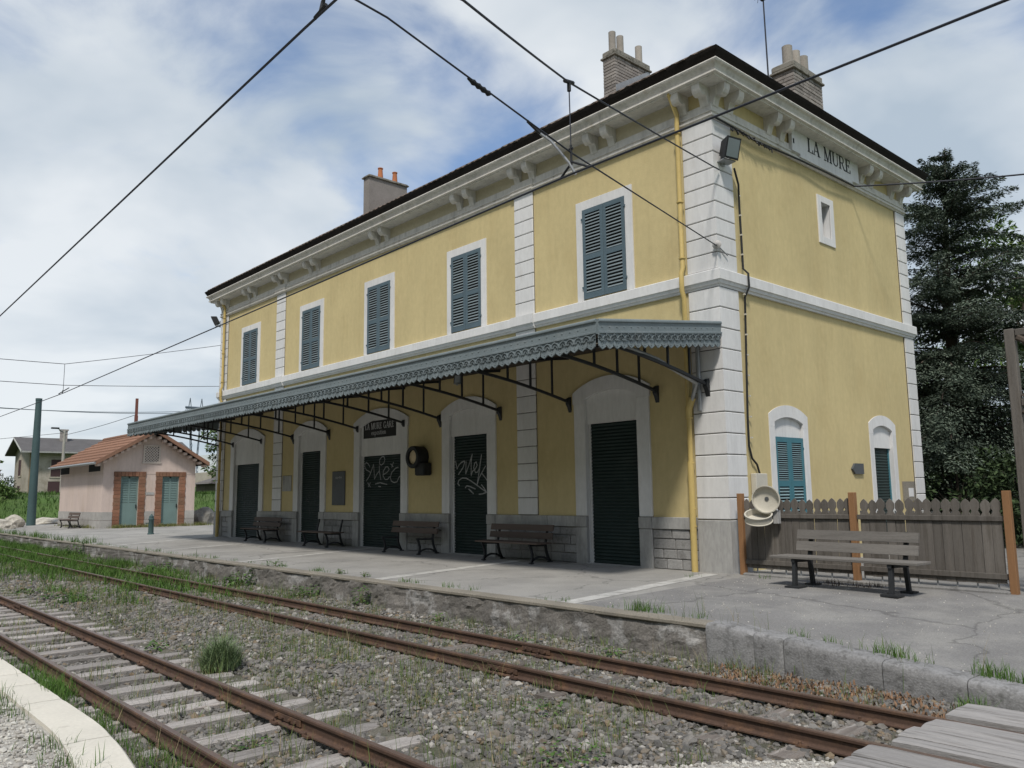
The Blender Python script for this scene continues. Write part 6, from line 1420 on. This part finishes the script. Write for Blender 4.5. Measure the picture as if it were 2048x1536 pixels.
rp_ = thing('red_pole', 'slim red-brown pole showing above the canopy left end', 'pole', (-60, 7.7, 1.0)); MB().box((-0.11, -0.11, -0.5), (0.11, 0.11, 7.2)).box((-0.09, -0.09, 7.2), (0.09, 0.09, 8.6)).build('shaft', M_redsteel, rp_)
wire('far_wire', 'far overhead wire between red pole and street lamp', [(-60, 7.7, 8.3), (-72, 5.4, 7.3)], 0.02, sag=0.1); wire('far_wire', 'far overhead wire from the street lamp to the left edge', [(-72, 5.4, 7.5), (-80, -12, 5.6)], 0.02, sag=0.1)
# buildings behind the right of the hut
wb = thing('white_shed', 'white clad warehouse roof glimpsed right of the hut', 'building', (-120, 45, 2.0)); MB().box((-8, -8, -3), (8, 6, 3.6)).build('wall', M_housewall, wb)
for k in range(3): MB().box((7.9, -8+0.8*k, 3.6+1.1*k), (8.4-0.5*k, 6, 4.6+1.1*k)).build('cladding_band', M_van, wb)
MB().box((-8, -6, 3.6), (7.88, 6, 6.6)).build('roof', M_van, wb)
fs_ = thing('farm_shed', 'grey shed roof low behind the grass bank right of the hut', 'shed', (-92, 31.5, 1.8)); MB().box((-4, -5, -2), (3.6, 5, 1.7)).build('wall', M_coping, fs_); MB().prism([(-5.6, 1.5), (0, 3.2), (5.6, 1.5)], YZ(0), -4.2, 4.2).build('roof', M_asphalt_dk, fs_)
# power pylon
py = thing('power_pylon', 'steel lattice power pylon far behind the hut', 'pylon', (-250, 84.5, 0)); mb = MB()
def leg(a, b, r=0.22): mb.tube([a, b], r*1.5, 4, cap=False)
for s_ in (-1, 1):
    for s2 in (-1, 1):
        leg((s2*2.6, s_*4.6, 0), (s2*1.2, s_*2.4, 14)); leg((s2*1.2, s_*2.4, 14), (s2*0.9, s_*4.6, 29))
    for k in range(7):
        z0 = 2*k; w = 4.6-2.2*k/7; leg((2.6-1.4*k/7, s_*w, z0), (2.6-1.4*(k+1)/7, s_*(w-0.9), z0+2), 0.13); leg((2.6-1.4*k/7, s_*(w-1.6), z0), (2.6-1.4*(k+1)/7, s_*(w-0.2), z0+2), 0.13)
    for k in range(7):
        z0 = 14+2.1*k; w = 2.4+2.2*k/7; leg((1, s_*(w+0.3), z0), (1, s_*(w-0.7), z0+2.1), 0.13); leg((1, s_*(w-0.8), z0), (1, s_*(w+0.5), z0+2.1), 0.13)
    leg((0, s_*3.4, 29.5), (0, s_*4.6, 33), 0.2); leg((0, s_*5.8, 29.5), (0, s_*4.6, 33), 0.2)
for z in (28.6, 30.0): leg((0.7, -8.5, z), (0.7, 8.5, z), 0.24)
for k in range(14): leg((0.7, -8.5+1.2*k, 28.6+1.4*(k % 2)), (0.7, -7.3+1.2*k, 30.0-1.4*(k % 2)), 0.13)
po_ = mb.build('lattice', M_pylon, py); po_.scale = (0.4, 0.40, 1.0)
for k, (y0_, z0_) in enumerate(((81.3, 28.6), (87.7, 28.6))): wire('power_line', ('left','right')[k]+' power line hanging from the far pylon', [(-249, y0_, z0_), (-200, -40+8*k, 26)], 0.09, mt=M_pylon, sag=3, grp='power lines', seg=16)
